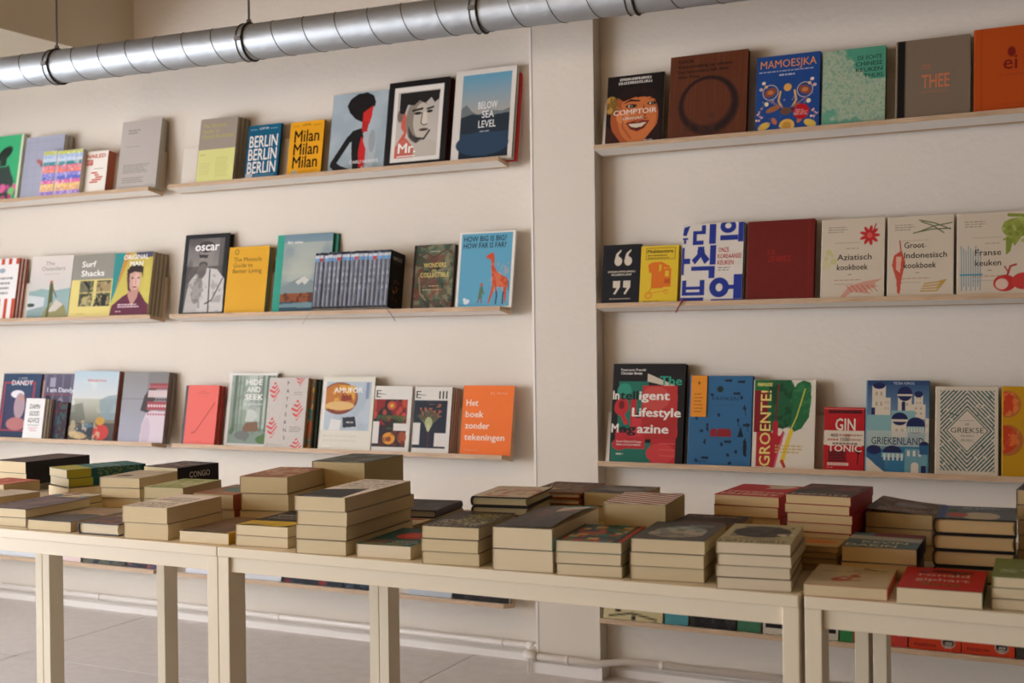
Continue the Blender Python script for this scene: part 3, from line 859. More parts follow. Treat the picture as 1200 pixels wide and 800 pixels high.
wall_book('teal-green hardback peeping out behind the volcano book', 1, 326, 389.5, 277, .010, '237A66', None, kind='hard', gap=.0, pages='8C9484')
# row of comics, spines to the viewer
def spine_a(sd):
    def f(A):
        rg = random.Random(sd)
        A.vgrad(0, 1, '8E929A', '6E6E74').rect(0, 0, .28, 1, '2A2C33', .75)
        A.rect(0, 0, 1, .05, '1E2026').rect(0, .10, 1, .16, '6FA0CC' if sd % 4 else 'B8453A').rect(0, .05, 1, .10, 'C8CCD2')
        A.rect(.72, .16, 1, .96, '24262C', .7).rect(.34, .17, .50, .95, 'A4ACBA', .8)
        A.noise(1.2, '4A4C55', .5, .7, sd, al=.35, st=.25).noise(2, '8A94A8', .6, .75, sd + 30, al=.4, st=.3)
        for k in range(4): A.rect(.3, .26 + k * .12 + rg.uniform(-.02, .02), .8, .31 + k * .12, rg.choice(['C0C4CC', 'A8ACB4', '8A8E98']), .35)
        A.rect(0, .965, 1, 1, '1A1A1E')
    return f
def cover_last(A):
    A.vgrad(0, 1, '141414', '0E0C0C').marks(.18, .16, .8, .06, 'B8B6B0', 5, 8).bars(.2, .2, .8, 1, .03, '5A5652', .01)
    A.blobs(26, (.22, .5, .7, .86), .02, .07, ['5A2E1A', '7A4426', '3A1E14', '8A5A30', '2A1812'], 4)
y_sp = PLW - 0.032
row_o = Vector((0, PLW, ZROW[1])) + E2 * -0.030 + E3 * .0004
Xa = solve(lambda X: project((X, row_o.y, row_o.z))[0], 364.8, -6, 3)
Xb = solve(lambda X: project((X, row_o.y, row_o.z))[0], 453.6, -6, 3)
hc = solve(lambda q: project(Vector((Xa, row_o.y, row_o.z)) + E3 * q)[1], 296.5, .05, .6, inc=False)
comics = []; NC = 17; tcm = (Xb - Xa) / NC
for i in range(NC):
    rg = random.Random(i + 50)
    lab = ('leftmost' if i == 0 else 'rightmost, its black cover in view,' if i == NC - 1 else ORD[i] + ' from the left') + ' of the grey-spined comics standing in a row'
    Mx = frame(Xa + i * tcm, row_o.y + rg.uniform(-.0015, .0015), row_o.z + .0002, E2, E3, Vector((1, 0, 0)))
    # ex, ey, ez = depth, up, right
    comics.append(book(lab, Mx, .076 if i < 6 else .098, hc + rg.uniform(-.0012, .0012), tcm - .0005, '1B1C22', 'B8B0A0', 'soft', 'L', cover_last if i == NC - 1 else None, True, group='row of grey-spined comics', spine_art=spine_a(i + 3), name='comic_book', res=60))
def a(A):
    A.vgrad(0, 1, '6E7058', '4E4A36').noise(5, '8A8464', .5, .6, 3, al=.7).noise(6, '2E3626', .5, .58, 7, al=.8).noise(7, '7A3E32', .56, .64, 12, al=.7).noise(8, '3A5A48', .58, .66, 18, al=.6)
    A.line([(.1, .2), (.3, .12), (.5, .2), (.8, .08), (.95, .15)], .03, '5A3A2E').ell(.6, .35, .06, .05, '2A241C').line([(.15, .5), (.2, .75), (.35, .85)], .04, 'A8986C', .6)
    A.rect(0, 0, .04, 1, '14130F')
    A.text('WONDERS', .25, .35, .10, 'DCCB72', W=.56, bold=.012).text('ARE', .46, .42, .055, 'DCCB72', W=.12).text('COLLECTIBLE', .18, .50, .10, 'DCCB72', W=.72, bold=.012).bars(.4, .63, .66, 1, .03, 'C8BC8A', .012).bars(.25, .69, .82, 1, .03, 'C8BC8A', .012, 5).bars(.4, .1, .65, 1, .03, 'D8D4B8', .012, 4)
wall_book('dark olive floral book with yellow lettering', 1, 479.6, 528, 287.8, .020, '1C1914', a, kind='hard', gap=.014, res=80, pages='6E665A')
def a(A):
    A.rect(.045, .02, .955, .985, '5FA3BE')
    A.text('HOW BIG IS BIG?', .085, .125, .10, '1E2A30', W=.76, bold=.014).text('HOW FAR IS FAR?', .085, .215, .10, '1E2A30', W=.76, bold=.014)
    o = 'C6502E'
    A.poly([(.50, .335), (.55, .30), (.60, .285), (.61, .27), (.625, .285), (.64, .30), (.66, .36), (.66, .46), (.72, .54), (.80, .58), (.90, .62), (.92, .70), (.90, .76), (.90, .86), (.885, .95), (.87, .95), (.86, .84), (.84, .74), (.70, .73), (.67, .80), (.60, .95), (.575, .95), (.62, .80), (.64, .70), (.63, .62), (.61, .50), (.60, .38), (.53, .355)], o)
    A.line([(.70, .72), (.73, .84), (.72, .95)], .022, '3E2A22').line([(.86, .74), (.84, .86), (.84, .95)], .022, '3E2A22').line([(.92, .66), (.935, .78)], .012, '4A2A20')
    A.noise(22, 'E8966A', .56, .62, 6, (.6, .42, .92, .8), .35)
    A.ell(.455, .70, .028, .024, 'B8684A').poly([(.425, .73), (.475, .72), (.50, .80), (.52, .82), (.50, .835), (.47, .81), (.48, .88), (.40, .89)], '5E7A5E').line([(.42, .89), (.40, .94)], .018, '8A4A34').line([(.46, .89), (.47, .94)], .018, '8A4A34')
    A.ell(.20, .92, .055, .03, 'D6DCDC', -20).ell(.16, .89, .028, .02, 'D6DCDC').bars(.08, .955, .18, 1, .03, '3A6A7A', .008)
wall_book('sky blue book with an orange giraffe in a white border', 1, 533, 599, 273, .010, 'E6E0D4', a, gap=.04, res=110, pages='C9C2B4')
# bookmark cords dangling from the comics
bpy.context.view_layer.update()
def cordp(bk_, pts, r, m_):
    inv = bk_.matrix_world.inverted()
    MB().tube([inv @ Vector(p) for p in pts], r, 6).build('bookmark_cord', m_, bk_)
pA = on_y(453, 361, row_o.y); pB = on_y(463.5, 376, PLW - .045)
cordp(comics[-1], [pA, (pA + pB) / 2 + Vector((0, -.004, .004)), pB], .0012, mat('black_cord', '141210', .7))
pA = on_y(366, 362, row_o.y); pB = on_y(354, 380, PLW - .045)
cordp(comics[0], [pA, pB], .0006, mat('grey_cord', '8A8278', .7))
# ---- left bay, third ledge
def a(A):
    A.vgrad(0, 1, '2C4460', '26344E').rect(.06, .13, .86, .155, 'A83A48').rect(.06, .87, .9, .89, 'A83A48').rect(.82, .13, .86, .88, 'A83A48').rect(.04, .13, .08, .88, 'A83A48').rect(.15, .3, .8, .84, '3A3A5A')
    A.text('DANDY', .24, .18, .11, 'DCDCE0', W=.55, bold=.02).text('I AM', .42, .09, .05, 'B8BCC8', W=.2)
    A.ell(.42, .32, .17, .06, 'E4E0E4').ell(.5, .5, .14, .2, 'A89098').ell(.45, .78, .25, .1, 'B0706E').ell(.55, .38, .06, .05, 'B88A7C')
wall_book('navy paperback with a red frame and a dandy figure', 2, -4, 40.5, 437.5, .012, '26364E', a, gap=.0, pages='6A3A3E')
def a(A):
    for i, q in enumerate(('DAMN', 'GOOD', 'ADVICE')): A.text(q, .5, .26 + i * .175, .17, '1E1C1A', W=.52 if i < 2 else .62, al='C', bold=.01)
    A.bars(.22, .66, .85, 1, .04, '55504C', .02).bars(.25, .72, .8, 2, .04, 'C87A7A', .018, 3).bars(.35, .8, .7, 1, .03, 'D05A5A', .02)
wall_book('small white advice paperback in front of two dark books', 2, 25.8, 48, 466.5, .013, 'E6E4E0', a, n=3, dx=.004, gap=.014, pages='C2B49A', group='small white advice paperbacks')
def a(A):
    A.vgrad(0, 1, '5A5668', '3A3242')
    for i in range(4): A.rect(.05 + i * .25, 0, .09 + i * .25, 1, '7A7488', .7)
    A.rect(.2, .06, .36, .2, '9A96A8').rect(0, .5, 1, .6, '4A3A4A', .7).text('I am Dandy', .14, .28, .10, 'DADAE4', W=.76, bold=.018).rect(.05, .31, .9, .325, '8A3A48').blobs(20, (.1, .35, .95, .95), .03, .08, ['6A3A4A', '2A2434', '8A7A86', '3A3E58'], 6)
    A.rect(0, .1, .05, .9, 'C9A088', .6)
wall_book('dark plaid paperback behind the small white book', 2, 43, 84, 437.8, .012, '3A3240', a, gap=.0, pages='5A4A52')
def a(A):
    A.rect(0, 0, 1, .2, '5A1E22').noise(4, '1E4A4A', .5, .58, 4).noise(5, '3A1218', .52, .6, 9)
wall_book('small dark red and teal paperback beside the white advice books', 2, 63.5, 75, 471, .028, '2A1A22', a, gap=.014, pages='4A2A2A', res=30)
def a(A):
    A.vgrad(0, .4, 'AFC4CE', 'C9CCC8').vgrad(.4, .75, 'B8B8A8', '6E6A58').vgrad(.75, 1, '4A4438', '35302C')
    A.noise(3, 'D8DAD2', .48, .64, 5, (0, .15, 1, .6), .7).poly([(.62, .42), (.8, .36), (1, .34), (1, .7), (.7, .7)], '7E9298', .8).poly([(0, .5), (.25, .46), (.35, .7), (0, .8)], '4E5248', .6)
    A.ell(.32, .85, .3, .06, '2E3A48', -8).ell(.2, .93, .2, .05, 'B89A6A', 6).ell(.4, .8, .12, .05, '4E6878').ell(.52, .88, .14, .07, '22262C').ell(.72, .88, .17, .11, 'B8322A').ell(.68, .72, .1, .06, 'B88A34').noise(16, 'C8B48A', .58, .66, 12, (0, .72, .7, 1), .6)
    A.text('Wanderlust', .52, .155, .055, 'C84A44', W=.42, al='C', bold=.01)
wall_book('pale sky travel book with a red balloon shape', 2, 79, 131.5, 434.5, .012, '8A4A40', a, n=3, dx=.005, kind='soft', res=96, pages='A87A6A', gap=.014)
def a(A):
    A.vgrad(0, 1, '7A7672', '9A98A0').vgrad(0, 1, '8A8884', 'A0A0AC', 0, .55).rect(0, .38, .55, .39, '6A6866')
    A.poly([(.48, 1), (.5, .75), (.58, .58), (.72, .55), (1, .56), (1, 1)], 'CFC0C6').ell(.6, .85, .1, .2, 'C0B0BA').poly([(.44, .55), (.5, .35), (.6, .22), (.76, .20), (.7, .5), (.6, .58)], '3A2E2C')
    A.rect(.60, .16, 1, .24, '8E3E42').rect(.58, .26, 1, .36, 'C8B6B4').rect(.58, .42, 1, .54, '9A4048')
    for k in range(7): A.ell(.62 + k * .06, .39, .022, .02, '3A2A2A').ell(.62 + k * .06, .48, .022, .02, 'D8C4C2').ell(.62 + k * .06, .21, .022, .016, 'B8686A').ell(.62 + k * .06, .60, .022, .016, 'A85A62')
wall_book('grey book with a girl in a patterned red and white mask', 2, 137.5, 190, 435.6, .020, '77716C', a, n=2, dx=.004, res=90, pages='877F74')
# ---- middle-left bay, third ledge
def a(A):
    A.line([(.36, .78), (.9, .3)], .028, 'A8403C').line([(.24, .81), (.34, .79)], .03, 'A8403C').bars(.42, .095, .58, 1, .03, 'B8504A', .012).bars(.3, .13, .75, 1, .03, 'B8504A', .014, 4).bars(.36, .18, .7, 1, .03, 'C85E56', .012, 7).bars(.4, .95, .6, 1, .03, 'B8504A', .01, 8)
wall_book('coral red notebook with a drawn pencil', 2, 214.5, 250.5, 451, .018, 'E2685C', a, n=2, dx=.004, gap=.012, pages='B04A42')
wall_book('black-edged notebook behind the coral one', 2, 211.5, 246, 451.5, .010, '221E1C', None, gap=.001, pages='3A3230', h=None)
def a(A):
    A.rect(.06, .035, 1, .96, '7E8E80').vgrad(.035, .7, '97A498', '8A9A88', .06, .97).noise(4, 'B8C0B4', .48, .6, 3, (.06, .04, .97, .75), .8)
    for x, wd, c_ in ((.12, .07, '54604E'), (.22, .03, '69765F'), (.30, .025, '78856E'), (.60, .02, '6E7A66'), (.70, .05, '5F6B58'), (.80, .07, '4A5646'), (.90, .05, '5E6C56')): A.rect(x, .035, x + wd, .80, c_, .85)
    A.poly([(.4, .66), (.46, .42), (.62, .42), (.64, .66)], 'C8CCC4', .8).noise(7, '4E6A44', .5, .6, 8, (.06, .7, .97, .96), .9).noise(6, '6E7A6A', .55, .65, 11, (.06, .1, .97, .7), .5)
    A.ell(.36, .85, .16, .06, '6F6E68').poly([(.36, .76), (.42, .68), (.66, .66), (.70, .78), (.6, .80), (.38, .80)], '7A5A42').ell(.8, .9, .15, .06, '52703E')
    A.text('HIDE', .36, .165, .105, 'E8E6DE', W=.34, bold=.02).text('AND', .39, .265, .105, 'E8E6DE', W=.28, bold=.02).text('SEEK', .36, .365, .105, 'E8E6DE', W=.38, bold=.02).bars(.34, .42, .74, 1, .03, 'D8DCD4', .012)
wall_book('white-bordered misty forest book with a cabin', 2, 260.5, 318, 436.5, .018, 'DBD8D0', a, kind='hard', gap=.0, res=104, pages='A8A49A')
def a(A):
    A.noise(60, 'B8AEA4', .5, .6, 3, al=.5)
    def dia(cu, cv, hw, hh):
        x = (A.u - cu) / hw; y = (A.v - cv) / hh
        m = (abs(x) + abs(y) < 1) * (np.sin((y * .9 + abs(x) * .5 + x * .25) * 2 * PI * 2.6) > -.1)
        A.put(m.astype(float), 'CC4E4A')
    for cu, cv, hw, hh in ((.16, .20, .15, .15), (.80, .02, .12, .10), (.78, .46, .17, .16), (.16, .72, .16, .16), (.82, .98, .16, .13)): dia(cu, cv, hw, hh)
    for i, ch in enumerate('PATTERNS'): A.text(ch, .50, .105 + i * .112, .075, '3A3432', al='C', bold=.012)
    A.bars(.66, .205, .9, 2, .03, '7A706A', .01).bars(.62, .70, .92, 3, .03, '6A605A', .012, 3).bars(.05, .955, .5, 1, .03, 'A09890', .014)
wall_book('grey patterned book with pink striped diamonds', 2, 309, 354.5, 442.4, .016, 'C4BCB2', a, gap=.032, res=96, pages='A88A5E')
def fa(A): A.noise(5, 'A8542E', .5, .6, 3).noise(6, '2E6A66', .54, .62, 8).noise(7, 'B8963E', .56, .64, 12)
wall_book('multicoloured edge of a patterned book behind the diamond book', 2, 319, 362.5, 443.5, .013, '8A5A3A', fa, gap=.018, pages='8A6A46')
wall_book('thin dark green book at the right end of the patterned books', 2, 324, 369, 444, .014, '243A2E', None, gap=.0, pages='2A3028')
def a(A):
    A.rect(.06, .07, .94, .735, 'A6B2BA').noise(3, 'B8C2C6', .5, .6, 4, (.06, .07, .94, .735), .7)
    A.ell(.33, .30, .36, .22, '7A3A22').ell(.33, .285, .33, .19, 'B8702E').noise(8, 'D8A23A', .5, .58, 5, (.06, .12, .62, .45), .9).noise(9, '7E1E14', .55, .62, 8, (.06, .12, .62, .48), .85)
    A.ell(.35, .40, .28, .06, 'D8B070').rect(.0, .07, .06, .73, 'E2DDD2').text('AMUFOR', .22, .22, .10, 'EFE8D8', W=.56, bold=.015)
    A.poly([(.16, .735), (.2, .58), (.40, .60), (.38, .735)], 'D8D6D0').poly([(.42, .56), (.66, .545), (.70, .68), (.44, .70)], '25282E').bars(.5, .615, .64, 1, .03, 'C8C4BC', .018).rect(.84, .08, .9, .30, '2A4A8A', .5)
    A.bars(.06, .80, .9, 2, .06, 'C4BEA8', .03, 6, .5).bars(.06, .95, .22, 1, .03, 'F0EEE8', .012)
wall_book('cream baking book with a large pie photo and black card', 2, 371.5, 433.5, 441, .018, 'D8D3C2', a, kind='hard', gap=.02, res=100, pages='A8A496')
def ebook(dark, n3):
    def a(A):
        A.text('E', .04, .175, .16, '24201E', W=.13).bars(.17, .12, .3, 1, .03, '24201E', .012)
        if n3: A.text('III', .66, .18, .17, '24201E', W=.22, bold=.005)
        A.rect(0, .205, .90, .93, dark)
        if not n3:
            A.noise(5, '8A1E1E', .48, .56, 3, (0, .205, .9, .6), .95).noise(7, 'B84A2E', .55, .62, 6, (0, .205, .9, .5), .8).ell(.48, .30, .12, .07, 'B8502A').ell(.48, .30, .05, .03, 'D8A03A').ell(.82, .46, .06, .06, 'C83A34').noise(5, '3E5A2A', .54, .6, 9, (.1, .45, .9, .66), .8)
            A.ell(.45, .80, .17, .09, 'D8902A').ell(.45, .81, .07, .04, '8A3A1A').ell(.8, .78, .12, .09, '9A4A20').noise(10, '6A2A12', .55, .62, 13, (.2, .68, .9, .92), .7)
        else:
            for k in range(-7, 8): A.line([(.42, .62), (.42 + k * .045, .34 + abs(k) * .014)], .012, '6A7A4A' if k % 2 else '9A7A4A')
            A.ell(.42, .55, .10, .09, 'A8AE7A').noise(16, 'B86A3A', .55, .6, 5, (.15, .26, .75, .45), .7).line([(.42, .62), (.43, .93)], .02, '6A2A2E').ell(.42, .62, .05, .06, 'B8BC8A')
        A.rect(0, .545, .17, .88, 'D8D2CA') if not n3 else A.rect(0, .55, .20, .88, 'D8D2CA')
        if n3: A.rect(.60, .70, .95, .90, 'D8D2CA')
        else: A.rect(.56, .57, .95, .68, 'D8D2CA')
    return a
wall_book('white art magazine with red and orange flowers', 2, 434.6, 478, 452, .012, 'D8D3C8', ebook('2A1A1C', False), gap=.026, res=90, pages='B8B2A4')
wall_book('white art magazine numbered III with a pale thistle', 2, 481.5, 525, 453, .012, 'D8D3C8', ebook('1E2430', True), n=4, dx=.003, res=90, pages='A8847A', gap=.0)
def a(A):
    A.text('B.J. Novak', .55, .125, .05, 'F0B088', W=.33)
    for i, (q, wd) in enumerate((('Het', .24), ('boek', .36), ('zonder', .49), ('tekeningen', .80))): A.text(q, .07, .295 + i * .165, .13, 'F2DCC8', W=wd, bold=.022)
    A.bars(.08, .93, .36, 1, .03, 'E8A070', .01)
wall_book('bright orange picture book titled Het boek zonder tekeningen', 2, 538.5, 597.8, 451.4, .012, 'F0752A', a, gap=.03, pages='B8A488')
# ---- right bay, top ledge
def a(A):
    A.rect(0, 0, 1, 1, '1A1010').ell(.5, .62, .42, .42, 'A8562A').ell(.55, .62, .34, .38, 'C8703A').poly([(.0, .3), (.2, .2), (.5, .16), (.9, .2), (1, .4), (1, .1), (0, .1)], '1A1010')
    A.poly([(.2, .32), (.32, .2), (.62, .17), (.85, .24), (.9, .4), (.75, .34), (.5, .33), (.3, .38)], '22120E').line([(.6, .2), (.55, .34)], .02, '1A0E0C').line([(.75, .2), (.72, .34)], .02, '1A0E0C')
    A.ell(.08, .42, .12, .13, 'B88A3A').noise(14, '6A4A1A', .5, .6, 4, (0, .3, .2, .55), .8)
    A.poly([(.28, .42), (.42, .355), (.6, .38), (.58, .40), (.42, .385)], '1E100E').poly([(.72, .39), (.84, .345), (.95, .37), (.93, .385), (.84, .365)], '1E100E')
    A.ell(.44, .455, .10, .028, '2A1812').ell(.80, .44, .08, .026, '2A1812').ell(.42, .455, .04, .018, 'D8C8B0').ell(.79, .44, .035, .016, 'D8C8B0').ell(.43, .455, .02, .016, '140C0A').ell(.80, .44, .018, .015, '140C0A')
    A.line([(.66, .46), (.70, .60), (.62, .645), (.72, .65)], .02, '7A3418').ell(.30, .6, .12, .1, 'D88048').poly([(.36, .70), (.48, .685), (.56, .695), (.66, .68), (.77, .69), (.68, .79), (.56, .83), (.44, .79)], '6A1E16').poly([(.40, .715), (.56, .715), (.73, .705), (.64, .765), (.54, .775), (.46, .76)], 'D8C8B0').poly([(.5, .775), (.62, .77), (.56, .80)], '3A100C').line([(.38, .70), (.56, .67), (.76, .69)], .02, '8A2A1E')
    A.poly([(.7, .95), (.9, .75), (1, .6), (1, 1), (.6, 1)], '2A1410').poly([(0, .7), (.12, .8), (.3, 1), (0, 1)], '3A1A12').poly([(.93, 0), (1, 0), (1, 1), (.96, 1)], '140C0C').line([(.24, .42), (.3, .56), (.3, .75), (.45, .92)], .03, '8A4020', .6)
    A.marks(.22, .075, .78, .035, 'DDD6CC', 3, 17).marks(.20, .13, .80, .035, 'DDD6CC', 8, 15).text('COMPTOIR', .13, .575, .105, 'E8E0D4', W=.76, bold=.006).text('LIBANAIS', .30, .65, .055, 'D8D0C4', W=.36, bold=.01).bars(.68, .955, .86, 1, .03, 'D8C8B8', .014)
wall_book('black-edged cookbook with a painted smiling face', 0, 708.6, 775.3, 91, .016, '181010', a, P=PRW, res=116, gap=.035, gloss=False, pages='C8BCA8')
def a(A):
    A.noise(4, '5A2E1A', .4, .7, 3, al=.5, st=.15).noise(40, '6E3C24', .5, .7, 5, al=.35, st=.04)
    for k, (wd, al_) in enumerate(((.10, .45), (.07, .5), (.045, .7))):
        q = np.arctan2((A.v - .60) * A.k, A.u - .50); tw = .03 + .05 * (0.5 - 0.5 * np.cos(q + 2.0))
        A.put(A.soft(tw * wd * 9 - abs(np.hypot((A.u - .5) / 1.0, (A.v - .60) * A.k * 1.02) - .35)), '1C1216', al_)
    A.noise(9, '4A2A1E', .52, .62, 9, (.18, .7, .6, .95), .5)
    for i, (q, wd) in enumerate((('DOOR', .20), ('Kennismaking op nieuwe', .70), ('Een bijzondere blik door', .66), ('Alex Klein', .28))): A.text(q, .10, .09 + i * .062, .055, '20100C', W=wd, bold=.02)
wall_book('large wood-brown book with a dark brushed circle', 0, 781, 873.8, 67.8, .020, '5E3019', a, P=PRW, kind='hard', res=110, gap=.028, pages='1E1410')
def a(A):
    A.ell(.50, .43, .06, .05, 'D8A04A')
    for sx in (-1, 1):
        f = lambda x: .5 + sx * x
        A.line([(f(.06), .72), (f(.14), .6), (f(.11), .48)], .03, 'D8A85A').ell(f(.27), .48, .10, .055, '8A4A34', 25 * sx).ell(f(.27), .48, .05, .028, 'C87A44').ring(f(.27), .48, .12, .012, 'C8B8A8').line([(f(.02), .72), (f(.3), .58)], .03, '7A6A84').ell(f(.22), .70, .12, .035, 'A0603A', 20 * sx).ell(f(.33), .63, .035, .028, 'E8D8A8').ell(f(.38), .35, .03, .022, 'E0C8B8').ell(f(.34), .40, .025, .02, 'D8B870').ell(f(.42), .43, .03, .022, 'C8A8A8').ell(f(.36), .92, .10, .045, 'D8B44E', 25 * sx).ell(f(.2), .86, .035, .05, 'B86A44', 30 * sx).blobs(8, (f(.43) - .06, .74, f(.43) + .06, .86), .012, .02, ['E8DCD0', 'D8A8A0'], 3)
    A.rect(.38, .70, .62, .74, '3A2A3A').ell(.48, .74, .09, .05, '6A4A3A').ell(.50, .93, .12, .085, 'E0B050').ell(.5, .93, .07, .05, 'C8923A').ell(.72, .76, .125, .10, 'B8141E')
    A.bars(.63, .735, .82, 4, .02, 'E0B8B0', .008, 2).blobs(24, (.05, .5, .95, .98), .008, .022, ['5A6A9A', '8A7A9A', '4A5A8E', 'A88A7A'], 11)
    A.text('MAMOESJKA', .06, .16, .145, 'E0904A', W=.88, bold=.004).bars(.04, .2, .96, 1, .03, 'A8B0C8', .016, 3).bars(.36, .25, .62, 1, .03, 'C8CCD8', .02, 8)
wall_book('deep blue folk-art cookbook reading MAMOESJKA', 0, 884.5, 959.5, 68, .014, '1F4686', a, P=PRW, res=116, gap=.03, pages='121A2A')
def a(A):
    A.noise(34, '96AE90', .42, .5, 3, al=.7).noise(30, '6A9A84', .58, .62, 9, al=.6)
    A.put(np.clip((A.field(9, 2) * .35 + A.u * 1.1 - (A.v) * 1.25 - .45) * 12, 0, 1) * (A.v < .42), '3F9478', .9).put(np.clip((A.field(9, 5) * .5 + A.v * 1.6 - A.u * .6 - 1.42) * 12, 0, 1), '4A9A80', .75)
    A.text('DE ECHTE', .56, .16, .075, '17443A', W=.38, bold=.012).text('CHINESE', .53, .24, .075, '17443A', W=.42, bold=.012).text('KEUKEN', .53, .32, .075, '17443A', W=.42, bold=.012).text('THUIS', .66, .40, .075, '17443A', W=.30, bold=.012)
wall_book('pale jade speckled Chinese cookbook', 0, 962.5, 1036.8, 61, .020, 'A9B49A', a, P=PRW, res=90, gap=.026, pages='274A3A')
def a(A):
    A.rect(0, 0, .115, 1, '14110E').noise(50, '7A6A56', .4, .7, 4, (.115, 0, 1, 1), .35)
    A.text('ODE', .34, .38, .075, 'C06A48', W=.12).text('THEE', .34, .62, .24, 'C87652', W=.38, bold=.015).rect(.34, .665, .7, .672, 'B06A50')
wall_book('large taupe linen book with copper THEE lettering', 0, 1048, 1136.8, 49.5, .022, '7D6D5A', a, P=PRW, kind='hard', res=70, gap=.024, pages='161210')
def a(A):
    A.rect(.085, 0, .10, 1, '9A3C0E').ell(.545, .30, .06, .06, '7A1A10').text('ei', .42, .50, .24, '7A1A10', W=.21, bold=.01).bars(.36, .56, .85, 1, .03, '9A3A18', .014).rect(.3, .9, 1, .905, '9A3C0E')
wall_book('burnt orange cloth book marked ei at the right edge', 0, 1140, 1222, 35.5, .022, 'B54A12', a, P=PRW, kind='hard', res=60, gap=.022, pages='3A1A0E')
# ---- right bay, second ledge
def a(A):
    c_ = 'CFC4AE'
    for cx in (.41, .67): A.ell(cx, .28, .10, .075, c_).poly([(cx - .10, .27), (cx - .06, .15), (cx + .06, .085), (cx + .08, .10), (cx + .0, .17), (cx + .02, .25)], c_)
    for cx in (.38, .65): A.poly([(cx - .08, .61), (cx + .11, .61), (cx + .10, .72), (cx - .02, .84), (cx - .06, .82), (cx + .02, .73), (cx - .08, .72)], c_)
    A.marks(.15, .47, .88, .028, c_, 3, 17).marks(.25, .52, .78, .028, c_, 6, 12).bars(.22, .90, .8, 1, .03, 'B8AE9C', .016)
wall_book('black paperback with big cream quotation marks', 1, 704, 748.5, 287.6, .014, '15141A', a, P=PRW, gap=.028, pages='6A5E50')
def a(A):
    A.rect(.13, .035, .91, .24, '3A3010').rect(.14, .042, .90, .233, 'D8B62C')
    A.text('Mobitecture', .17, .125, .085, '2A220E', W=.68, bold=.02).bars(.18, .16, .85, 1, .03, '3A3010', .02, 2).bars(.18, .205, .85, 1, .03, '3A3010', .018, 5)
    o = 'D9701E'
    A.poly([(.20, .33), (.30, .29), (.55, .28), (.78, .36), (.78, .40), (.62, .38), (.62, .45), (.24, .47)], o).rect(.30, .44, .62, .74, o).rect(.62, .40, .82, .72, o).rect(.66, .44, .76, .54, 'D8B62C').rect(.65, .58, .8, .66, 'B8541A').poly([(.5, .33), (.56, .33), (.56, .42), (.5, .46)], 'D8B62C').line([(.3, .74), (.22, .84)], .02, o).line([(.3, .82), (.72, .78)], .014, o)
    A.ring(.24, .86, .085, .02, o).ring(.24, .86, .05, .01, o).ring(.70, .80, .05, .015, o).text('PHAIDON', .12, .985, .05, '6A5210', W=.42)
wall_book('yellow paperback with an orange vehicle drawing', 1, 748.7, 793, 288.7, .020, 'DDBB2E', a, P=PRW, gap=.022, pages='A8862A')
def a(A):
    b_ = '22348A'
    A.poly([(.02, .04), (.12, .02), (.06, .15), (0, .14)], b_).rect(0, .175, .09, .20, b_).rect(.02, .2, .06, .25, b_)
    A.rect(.17, .09, .38, .135, b_).rect(.31, .02, .38, .13, b_).rect(.17, .12, .235, .27, b_).rect(.17, .215, .35, .27, b_).rect(.44, .01, .55, .265, b_)
    A.ell(.745, .05, .13, .085, b_).ell(.745, .04, .05, .035, 'D8D0C2').rect(.62, .16, .91, .225, b_).rect(.91, 0, 1, .25, b_)
    A.rect(0, .3, .04, .65, b_).rect(.03, .44, .14, .51, b_)
    A.poly([(.26, .29), (.36, .29), (.38, .38), (.46, .46), (.38, .52), (.31, .43), (.22, .52), (.16, .46), (.25, .39)], b_).rect(.46, .28, .56, .53, b_).rect(.16, .545, .55, .60, b_).rect(.45, .58, .55, .70, b_)
    A.rect(.02, .72, .09, .9, b_).rect(.31, .72, .39, .9, b_).rect(.02, .80, .39, .84, b_).rect(.02, .87, .39, .915, b_).rect(0, .94, .38, .985, b_)
    A.ell(.63, .82, .16, .125, b_).ell(.63, .82, .055, .05, 'D8D0C2').rect(.76, .79, .9, .845, b_).rect(.86, .66, 1, .965, b_).rect(.5, .965, 1, .99, b_)
    A.text('ONZE', .60, .375, .085, 'B02A22', W=.17, bold=.012).text('KOREAANSE', .59, .455, .085, 'B02A22', W=.38, bold=.012).text('KEUKEN', .59, .535, .085, 'B02A22', W=.26, bold=.012).bars(.6, .565, .8, 2, .03, '4A4448', .012)
kb = wall_book('white cookbook with huge blue Korean letters', 1, 797, 869, 263.3, .013, 'D8D0C2', a, P=PRW, n=3, dx=.002, gap=.006, res=110, pages='3A3A5A')
bpy.context.view_layer.update()
def ribbon(bk_, pts, r, m_):
    inv = bk_.matrix_world.inverted()
    MB().tube([inv @ Vector(p) for p in pts], r, 6).build('bookmark_ribbon', m_, bk_)
rz = ZROW[1]
xq = on_y(799, 352, PRW).x
ribbon(kb, [(xq + .01, PRW + .02, rz + .002), (xq + .003, PRW - .001, rz + .004), (xq - .003, PRW - .006, rz - .008), tuple(on_y(792, 366, PRW - .008))], .0022, mat('red_ribbon', '9A1A18', .6))
def a(A):
    A.marks(.30, .43, .42, .07, '9A1F18', 4, 2).marks(.30, .52, .68, .07, '9A1F18', 9, 6).noise(40, '5E1810', .4, .7, 4, al=.4).rect(.9, 0, .93, 1, '841C14', .5)
wall_book('large plain dark red cloth book', 1, 872.8, 953, 260, .020, '6E1C14', a, P=PRW, kind='hard', gap=.026, pages='3A120E')
